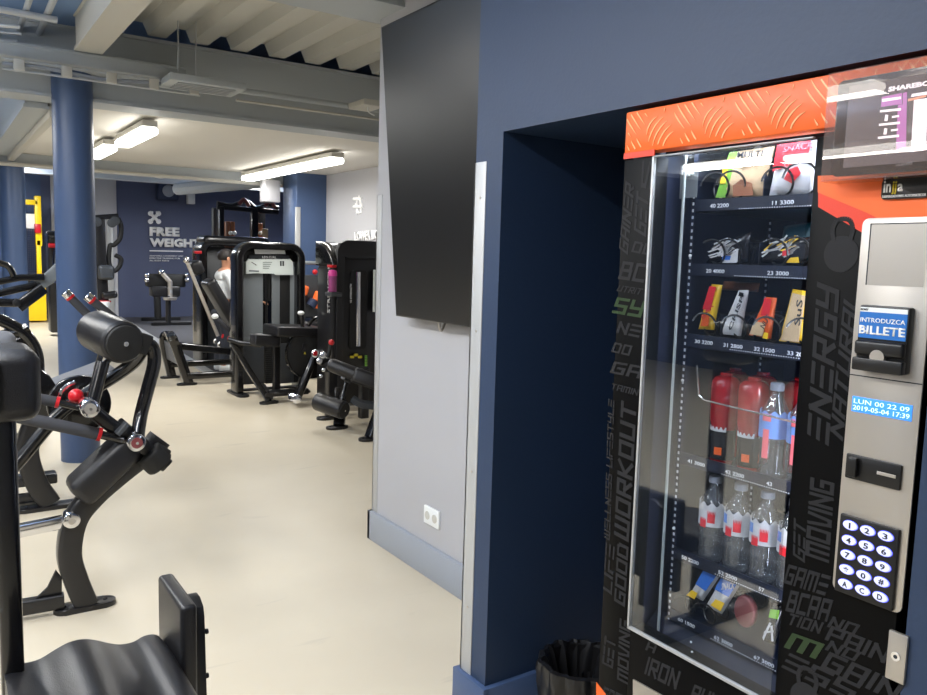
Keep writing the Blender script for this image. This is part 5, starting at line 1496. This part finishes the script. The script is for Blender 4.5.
# M3 leg press behind
Y3 = 10.55
t = thing('leg_press_machine', 'black leg press with reclined back pad and A-shaped foot frame behind the leg curl', 'exercise machine', (at('y', Y3, 225, 370).x, Y3, 0))
x0, x1 = at('y', Y3, 196, 300).x, at('y', Y3, 268, 300).x; zt = at('y', Y3, 230, 236.5).z
bm = BM(); box(bm, (x0+.06, Y3+.05, .05), (x1-.06, Y3+.36, zt-.14), .02); obj('tower_body', bm, M['shroud_dark'], t)
tower(t, 196, 268, 240, Y3, depth=.42, fw=.10)
bm = BM(); box(bm, (x0+.05, Y3-.22, zt-.12), (x1-.05, Y3+.2, zt), .055, 5); obj('top_cover', bm, M['dark_frame'], t)
bm = BM(); c = q3(197, 252, Y3-.22); box(bm, c+V(-.03, -.01, -.02), c+V(.06, .05, .015), .005); obj('accent_stripe', bm, M['red'], t, label='red accent')
pad('back_pad', q3(235, 327, 9.4), q3(207, 280, 9.4), .3, .13, 'vinyl', t, bev=.04); pad('head_pad', q3(198, 274, 9.4), q3(193, 261, 9.4), .26, .13, 'vinyl', t, bev=.04)
pt('steel_rail', [(218, 336, 9.25), (187, 262, 9.25)], .02, 'steel', t, smooth=False, label='bare steel rail')
c = q3(186.5, 260, 9.25); bm = BM(); ball(bm, c, .04); obj('rail_knob', bm, M['chrome'], t)
prod('hand_grip', (216, 318, 9.1), (236, 336, 9.1), .024, 'foam', t); c = q3(215, 316.5, 9.1); bm = BM(); ball(bm, c, .04, (1, 1, .8)); obj('grip_tip', bm, M['placard_white'], t, label='white grip tip')
for (x, y) in ((222, 336), (228, 338)): prod('red_collar', (x, y, 9.1), (x+1.2, y+.3, 9.1), .026, 'red', t)
for (x, y) in ((214, 341), (218, 344)): prod('chrome_collar', (x, y, 9.15), (x+2, y, 9.15), .03, 'chrome', t)
f0, f1 = g0(170, 378), g0(187, 385)
for f_ in (f0, f1): footplate(f_, t, ang=0, L=.22, w=.1)
zt2 = at('y', f1.y, 176, 338).z
pt('foot_frame', [V(f0.x+.02, f0.y, .02), V(q3(164, 345, f0.y).x, f0.y, zt2-.1), V(q3(164, 338, f0.y).x+.02, f0.y-.1, zt2), V(q3(172, 337, f1.y).x, f1.y, zt2), V(q3(176, 345, f1.y).x, f1.y, zt2-.1), V(f1.x+.02, f1.y, .02)], 0, 'black_metal', t, flat=(.10, .07), up=(1, 0, 0))
bm = BM(); prism(bm, [V(q3(166, 343, f0.y).x, f0.y, zt2-.08), V(q3(169, 360, f0.y).x, f0.y, zt2-.3), V(q3(181, 360, f1.y).x, f1.y, zt2-.3), V(q3(176, 343, f1.y).x, f1.y, zt2-.08)], (-.03, 0, 0), .004); obj('foot_plate', bm, M['vinyl_grey'], t)
pt('main_beam', [q3(180, 346, f1.y+.15), q3(236, 352, f1.y+.15)], 0, 'black_metal', t, flat=(.08, .11), smooth=False)
pt('floor_beam', [V(f0.x, f0.y, .16), V(x1, f0.y, .16)], 0, 'black_metal', t, flat=(.07, .08), smooth=False)
pt('floor_beam', [V(f1.x, f1.y, .10), V(x1, f1.y, .10)], 0, 'black_metal', t, flat=(.07, .08), smooth=False)
pt('cross_beam', [V(x1-.2, f1.y, .10), V(x1-.2, Y3, .10)], 0, 'black_metal', t, flat=(.07, .08), smooth=False)
pt('seat_post', [V(q3(232, 352, f1.y+.15).x, f1.y+.1, .1), V(q3(232, 352, f1.y+.15).x, f1.y+.1, .95)], 0, 'black_metal', t, flat=(.07, .09), smooth=False)

# M4 cable crossover rack behind
Y4 = 13.0
t = thing('cable_rack', 'tall black cable rack with brown pull-up handles rising behind the leg press', 'cable rack', (at('y', Y4, 245, 330).x, Y4, 0))
X_ = lambda px_: at('y', Y4, px_, 230).x
zt = at('y', Y4, 240, 204.5).z
for (pa_, w, dy, m) in ((221, .09, 0, 'dark_frame'), (225, .12, .5, 'shroud_dark'), (254, .12, 0, 'dark_frame'), (271, .14, .5, 'dark_frame')):
    bm = BM(); box(bm, (X_(pa_)-w/2, Y4+dy-.05, 0), (X_(pa_)+w/2, Y4+dy+.06, zt-.05), .02); obj('upright', bm, M[m], t)
for pa_ in (230, 235, 259, 263):
    bm = BM(); box(bm, (X_(pa_)-.035, Y4+.1, .05), (X_(pa_)+.035, Y4+.2, zt-.28), .01); u_ = obj('weight_column', bm, M['w_brown'], t, label='brown guide column')
pt('pull_up_bar', [V(X_(217), Y4, zt), V(X_(232), Y4, zt-.02), V(X_(246), Y4, zt+.06), V(X_(256), Y4, zt-.04), V(X_(268), Y4, zt+.02), V(X_(278), Y4, zt-.02)], .035, 'dark_frame', t)
pt('top_beam', [V(X_(217), Y4, zt-.06), V(X_(278), Y4, zt-.09)], 0, 'dark_frame', t, flat=(.08, .07), smooth=False)
for (pa_, pb_) in ((238, 248), (264, 274)):
    pt('pull_up_grip', [V(X_(pa_), Y4-.06, zt), V(X_((pa_+pb_)/2), Y4-.06, zt+.08), V(X_(pb_), Y4-.06, zt-.02)], .032, 'maroon', t, label='brown-red grip')
for pa_ in (232, 236, 262):
    c = V(X_(pa_), Y4+.08, at('y', Y4, pa_, 233).z); bm = BM(); ball(bm, c, .035); obj('pulley', bm, M['placard_white'], t, label='white pulley')
for pa_ in (221, 254, 271): footplate(V(X_(pa_), Y4+.2, 0), t, ang=PI/2, L=.9, w=.12)
bm = BM(); c0, c1 = at('y', Y4, 261, 238), at('y', Y4, 266.5, 229); box(bm, (c0.x, Y4-.08, c0.z), (c1.x, Y4-.05, c1.z), .004); obj('notice', bm, M['w_cream'], t, label='cream notice')

# M5 cable station beside the round column
Y5 = 17.2
t = thing('cable_station', 'dark cable station with a hanging hose and grey pads right behind the blue round column', 'cable station', (at('y', Y5, 100, 318).x, Y5, 0))
X_ = lambda px_: at('y', Y5, px_, 260).x
Z_ = lambda y: at('y', Y5, 104, y).z
pt('upright', [(99, 219, Y5), (100, 240, Y5), (101, 264, Y5), (103, 300, Y5), (104, 319, Y5)], 0, 'dark_frame', t, flat=(.16, .20), up=(0, 1, 0))
pt('top_arm', [(88, 218, Y5), (118, 216, Y5)], 0, 'dark_frame', t, flat=(.12, .10), up=(0, 1, 0), smooth=False)
for (x, y) in ((112, 223), (115, 221), (97, 222)): prod('pulley', (x, y, Y5-.1), (x, y, Y5), .09, 'shroud_dark', t)
pt('hose', [(118, 218, Y5), (121, 226, Y5), (120, 238, Y5), (114, 245, Y5), (110, 246, Y5), (109, 262, Y5), (113, 271, Y5), (119, 267, Y5), (121, 259, Y5), (115, 255, Y5)], .045, 'rubber', t)
pad('seat_pad', q3(106, 280, Y5-.2), q3(106, 265, Y5-.2), .16, .30, 'shroud_dark', t, bev=.07); pad('seat_pad', q3(102, 296, Y5-.2), q3(117, 294, Y5-.2), .2, .14, 'dark_frame', t, bev=.05)
prod('red_ring', (104, 302, Y5-.15), (104, 300.5, Y5-.15), .13, 'red', t); prod('pedestal', V(q3(108, 300, Y5-.2).x-.1, Y5-.2, .0), V(q3(108, 300, Y5-.2).x-.1, Y5-.2, .45), .13, 'placard_white', t)
bm = BM(); c0, c1 = at('y', 18.42, 109, 318), at('y', 18.42, 113, 219); box(bm, (c0.x, 18.42, 0), (c1.x, 18.459, c1.z), .01); struct('trim_6', bm, M['trim'])

# M6 benches on the rubber floor
def lowbench(label, Yb, dx, dy, knobs=True):
    Q = lambda x, y: at('y', Yb, x+dx, y+dy)
    c = Q(168, 326)
    t = thing('weight_bench', label, 'weight bench', (c.x, Yb, 0.008))
    for (x0, x1, yy) in ((151, 191, 326),):
        a_, b2 = Q(x0, yy), Q(x1, yy); bm = BM(); tube(bm, [V(a_.x, Yb, .045), V(b2.x, Yb, .045)], 0, flat=(.07, .08), smooth=False); obj('floor_bar', bm, M['dark_frame'], t)
    pt_ = lambda n_, P_, r, m: obj(n_, (lambda b: (tube(b, P_, r, smooth=False), b)[1])(BM()), M[m], t)
    pt_('post', [V(Q(168, 300).x, Yb, .05), Q(168, 296)], .05, 'dark_frame')
    pt_('sleeve', [Q(170, 298), Q(170, 281)], .045, 'steel')
    pt_('handle', [Q(170, 282), Q(162, 273)], .045, 'steel')
    c = Q(161, 272); bm = BM(); ball(bm, c, .06); obj('handle_tip', bm, M['chrome'], t)
    bm = BM(); lathe(bm, Q(170, 300), V(0, 0, 1), [(0, .12), (.05, .14), (.06, .05)], 20); obj('collar', bm, M['steel'], t)
    a_, b2 = Q(148, 279), Q(187, 277); bm = BM(); box(bm, (a_.x, Yb+.05, a_.z-.16), (b2.x, Yb+.3, a_.z+.1), .04); obj('upper_pad', bm, M['rubber'], t)
    a_, b2 = Q(152, 291), Q(181, 289); bm = BM(); box(bm, (a_.x, Yb+.02, a_.z-.12), (b2.x, Yb+.3, a_.z+.1), .04); obj('lower_pad', bm, M['vinyl'], t)
    for (x, y) in ((147, 275), (147, 280), (187, 275), (187, 280)):
        c = Q(x, y); bm = BM(); ball(bm, c, .05); obj('end_cap', bm, M['chrome'], t)
    return t
lowbench('black preacher bench with steel post and brass collar standing under the FREE WEIGHTS lettering', 16.3, 0, 0)
Yb = 17.5
c = at('y', Yb, 158, 318)
t = thing('weight_bench', 'darker bench frame standing half behind the preacher bench by the navy wall', 'weight bench', (c.x, Yb, .008))
bm = BM(); a_, b2 = at('y', Yb, 141, 320), at('y', Yb, 180, 320); tube(bm, [V(a_.x, Yb, .045), V(b2.x, Yb, .045)], 0, flat=(.07, .08), smooth=False); obj('floor_bar', bm, M['dark_frame'], t)
bm = BM(); tube(bm, [V(c.x, Yb, .05), at('y', Yb, 157, 292)], .07, smooth=False); obj('post', bm, M['rubber'], t)

# M7 machine with orange grips, between the two towers
Y7 = 8.9
t = thing('exercise_machine', 'dark machine with grey backrest and two orange pads, between the weight towers', 'exercise machine', (at('y', Y7, 315, 370).x, Y7, 0))
bm = BM(); A7 = lambda x, y: at('y', Y7, x, y)
prism(bm, [A7(302, 318), A7(302, 280), A7(305, 275), A7(320, 275), A7(325, 281), A7(325, 318)], (0, .08, 0), .02); obj('backrest', bm, M['shroud_dark'], t)
for (x, y, dx) in ((302, 293.5, .3), (317, 300, 1)):
    p_ = [A7(x-2.5, y+8), A7(x-1, y), A7(x+1.5, y-8)]
    bm = BM(); tube(bm, [p - V(0, .04, 0) for p in p_], [.035, .06, .05], n=16); obj('orange_pad', bm, M['orange_pad'], t, label='orange pad')
bm = BM(); tube(bm, [A7(309, 306)-V(0, .04, 0), A7(313, 300)-V(0, .04, 0)], .06); obj('blue_pad', bm, M['navy_dark'], t)
c = A7(315, 272); bm = BM(); ball(bm, c, .032); obj('top_knob', bm, M['red'], t, label='red knob')
pt('cross_rail', [(300, 262.5, Y7), (328, 263.5, Y7)], .022, 'shroud', t, smooth=False)
bm = BM(); box(bm, (A7(301, 340).x, Y7-.1, .0), (A7(326, 340).x, Y7+.4, A7(310, 320).z), .05, 3); obj('housing', bm, M['dark_frame'], t)
bm = BM(); box(bm, (A7(325, 300).x, Y7+.1, .0), (A7(327.5, 300).x+.02, Y7+.2, A7(310, 261).z), .01); obj('upright', bm, M['dark_frame'], t)

# M8 yellow rig far left
Y8 = 17.6
t = thing('training_rig', 'yellow post and box training rig with brown grid panel against the far blue wall', 'training rig', (at('y', Y8, 34, 319).x, Y8, 0))
def ybox(name, x0, y0, x1, y1, m, dy=0, d=.15, label=None):
    A, B_ = at('y', Y8+dy, x0, y1), at('y', Y8+dy, x1, y0); bm = BM(); box(bm, (A.x, Y8+dy, max(0, A.z)), (B_.x, Y8+dy+d, B_.z), .015); return obj(name, bm, M[m], t, label=label)
ybox('base_box', 26, 286, 46, 321, 'yellow', d=.5, label='yellow base box'); ybox('post', 36, 196, 41, 246, 'yellow', label='yellow post'); ybox('arm', 18, 200, 38, 204, 'yellow', label='yellow arm')
ybox('lower_post', 37.7, 240, 41, 288, 'yellow', label='orange-yellow lower post'); ybox('rolled_mat', 18, 214, 36, 228, 'placard_white', dy=.1, label='white rolled mat')
gp = ybox('grid_panel', 22, 229, 38, 279, 'mesh_brown', dy=.15, d=.03)
bm = BM()
for k in range(9): a_ = at('y', Y8+.14, 22.5+k*1.9, 279); b2 = at('y', Y8+.14, 22.5+k*1.9, 229); box(bm, (a_.x-.012, Y8+.12, a_.z), (a_.x+.012, Y8+.14, b2.z))
for k in range(22): a_ = at('y', Y8+.14, 22, 278-k*2.2); b2 = at('y', Y8+.14, 38, 278-k*2.2); box(bm, (a_.x, Y8+.12, a_.z-.012), (b2.x, Y8+.14, a_.z+.012))
obj('grid_bars', bm, M['navy_dark'], gp, smooth=None)
ybox('clamp', 35, 224, 41, 233, 'red', dy=-.05, label='red clamp'); ybox('dark_housing', 14, 279, 30, 300, 'rubber', dy=-.1)
# M9 dark machine partly behind round column
Y9 = 14.8
t = thing('exercise_machine', 'tall dark machine with chrome headrest tip just left of the blue round column', 'exercise machine', (at('y', Y9, 56, 322).x, Y9, 0))
ybox9 = lambda n_, x0, y0, x1, y1, m, dy=0, d=.3, bev=.04: (lambda A, B_: obj(n_, (lambda b: (box(b, (A.x, Y9+dy, max(0, A.z)), (B_.x, Y9+dy+d, B_.z), bev), b)[1])(BM()), M[m], t))(at('y', Y9+dy, x0, y1), at('y', Y9+dy, x1, y0))
ybox9('tower_body', 50.5, 238, 80, 333, 'dark_frame'); ybox9('top_cover', 48, 231, 60, 244, 'black_metal', dy=-.1); ybox9('accent_stripe', 49, 244, 60, 247.5, 'red', dy=-.12, d=.1, bev=.005)
pt('chrome_rail', [(56, 248, Y9-.1), (54, 283, Y9-.1)], .04, 'chrome', t, smooth=False)

# ================================================================ PERSON
def skin_mesh(name, verts, edges, m, par, sub=2, root=0):
    me = bpy.data.meshes.new(name); me.from_pydata([v[0] for v in verts], edges, [])
    o = bpy.data.objects.new(name, me); COL.objects.link(o)
    md = o.modifiers.new('s', 'SKIN'); md.use_smooth_shade = True
    if not me.skin_vertices: me.attributes.new('x', 'FLOAT', 'POINT')
    ms = o.modifiers.new('d', 'SUBSURF'); ms.levels = sub; ms.render_levels = sub
    sv = me.skin_vertices
    if len(sv) == 0:
        bpy.context.view_layer.objects.active = o
        bpy.ops.mesh.customdata_skin_add(); sv = me.skin_vertices
    for i, v in enumerate(verts):
        r = v[1]; sv[0].data[i].radius = r if isinstance(r, tuple) else (r, r)
        sv[0].data[i].use_root = (i == root)
    dg = bpy.context.evaluated_depsgraph_get(); dg.update()
    m2 = bpy.data.meshes.new_from_object(o.evaluated_get(dg)); bpy.data.objects.remove(o)
    bm = BM(); bm.from_mesh(m2); bpy.data.meshes.remove(m2)
    return obj(name, bm, M[m], par, smooth=180)
PY = 9.85
pc = at('y', PY, 223.5, 300)
ph = at('y', PY, 230, 249.5).z
person = thing('person', 'person with dark hair and white t-shirt standing behind the leg curl machine', 'person', (pc.x, PY, 0))
O = V(pc.x, PY, 0); k = ph/1.52
def J(x, y, z): return tuple(O+V(x*k, y*k, z*k))
verts = [(J(-.02, 0, .84), (.135*k, .115*k)), (J(0, 0, .98), (.12*k, .105*k)), (J(.01, 0, 1.14), (.135*k, .12*k)), (J(0.02, 0, 1.23), (.10*k, .09*k)), (J(.03, 0, 1.285), (.052*k, .052*k)), (J(.045, 0, 1.345), (.062*k, .066*k)), (J(.05, 0, 1.41), (.078*k, .085*k)), (J(.045, 0, 1.47), (.06*k, .066*k))]
edges = [(i, i+1) for i in range(7)]
for s in (-1, 1):
    b0 = len(verts)
    verts += [(J(.02, s*.165, 1.2), .05*k), (J(.06, s*.20, 1.05), .043*k), (J(.12, s*.20, .94), .036*k), (J(.26, s*.17, .90), .03*k), (J(.37, s*.15, .885), .024*k), (J(.42, s*.145, .88), (.03*k, .018*k))]
    edges += [(3, b0)]+[(b0+i, b0+i+1) for i in range(5)]
    pm = b0+5
    for f_, (dy, L) in enumerate(((-.028, .062), (-.010, .072), (.009, .068), (.026, .052))):
        n0_ = len(verts); verts += [(J(.455, s*.145+dy, .875), .0095*k), (J(.455+L*.6, s*.145+dy*1.1, .862), .0088*k), (J(.455+L*.9, s*.145+dy*1.1, .838), .0078*k)]
        edges += [(pm, n0_), (n0_, n0_+1), (n0_+1, n0_+2)]
    n0_ = len(verts); verts += [(J(.40, s*.145-s*.036, .875), .011*k), (J(.435, s*.145-s*.052, .862), .0095*k)]; edges += [(b0+4, n0_), (n0_, n0_+1)]
    b0 = len(verts)
    verts += [(J(-.01, s*.10, .74), .085*k), (J(.02, s*.10, .44), .058*k), (J(-.02, s*.10, .28), .054*k), (J(-.04, s*.10, .08), .036*k), (J(-.02, s*.10, .035), .036*k), (J(.10, s*.11, .028), (.036*k, .026*k))]
    edges += [(0, b0)]+[(b0+i, b0+i+1) for i in range(5)]
skin_mesh('body', verts, edges, 'skin', person)
sv = [(J(-.01, 0, .80), (.15*k, .128*k)), (J(0, 0, .98), (.142*k, .12*k)), (J(.01, 0, 1.14), (.150*k, .132*k)), (J(.02, 0, 1.225), (.105*k, .09*k))]
se = [(0, 1), (1, 2), (2, 3)]
for s in (-1, 1):
    b0 = len(sv); sv += [(J(.02, s*.168, 1.195), .062*k), (J(.06, s*.205, 1.05), .062*k), (J(.075, s*.207, 1.01), .062*k)]; se += [(3, b0), (b0, b0+1), (b0+1, b0+2)]
skin_mesh('t_shirt', sv, se, 'tshirt', person)
sv = [(J(-.02, 0, .82), (.145*k, .122*k))]; se = []
for s in (-1, 1):
    b0 = len(sv); sv += [(J(-.01, s*.10, .72), .10*k), (J(.02, s*.10, .44), .078*k), (J(-.02, s*.10, .26), .07*k), (J(-.035, s*.10, .10), .062*k)]; se += [(0, b0), (b0, b0+1), (b0+1, b0+2), (b0+2, b0+3)]
skin_mesh('trousers', sv, se, 'shorts', person)
bm = BM(); ball(bm, J(.028, 0, 1.432), .098*k, (1.0, .9, 1.0), n=24)
for v in list(bm.verts):
    l = v.co-Vector(J(.028, 0, 1.432))
    if l.x > .045*k and l.z < .035*k: v.co.x = J(.028, 0, 0)[0]+.045*k
    if l.z < -.045*k: v.co.z = J(0, 0, 1.432)[2]-.045*k
obj('hair', bm, M['hair'], person, smooth=60)
bm = BM(); tube(bm, [J(.125, 0, 1.425), J(.148, 0, 1.395), J(.128, 0, 1.385)], .012*k, n=8); obj('nose', bm, M['skin'], person)
for s in (-1, 1):
    bm = BM(); ball(bm, J(.112, s*.032, 1.415), .011*k); obj('eye', bm, M['ink'], person)
    bm = BM(); ball(bm, J(.035, s*.092, 1.40), .024*k, (.8, .35, 1.2)); obj('ear', bm, M['skin'], person)
for s in (-1, 1):
    bm = BM(); box(bm, J(-.09, s*.11-.045, 0), J(.15, s*.11+.045, .085), .03*k, 3); obj('shoe', bm, M['placard_white'], person, label='white shoe')

# ---------------------------------------------------------------- world and view
w = bpy.data.worlds.new('world'); SC.world = w; w.use_nodes = True
w.node_tree.nodes['Background'].inputs[0].default_value = (.62, .68, .8, 1)
w.node_tree.nodes['Background'].inputs[1].default_value = .15
SC.view_settings.view_transform = 'Standard'
SC.view_settings.look = 'None'
SC.view_settings.exposure = 0.0
SC.view_settings.gamma = 1
SC.view_settings.use_curve_mapping = False
SC.cycles.use_denoising = True
SC.cycles.transparent_max_bounces = 24
SC.cycles.max_bounces = 8
SC.cycles.sample_clamp_indirect = 6
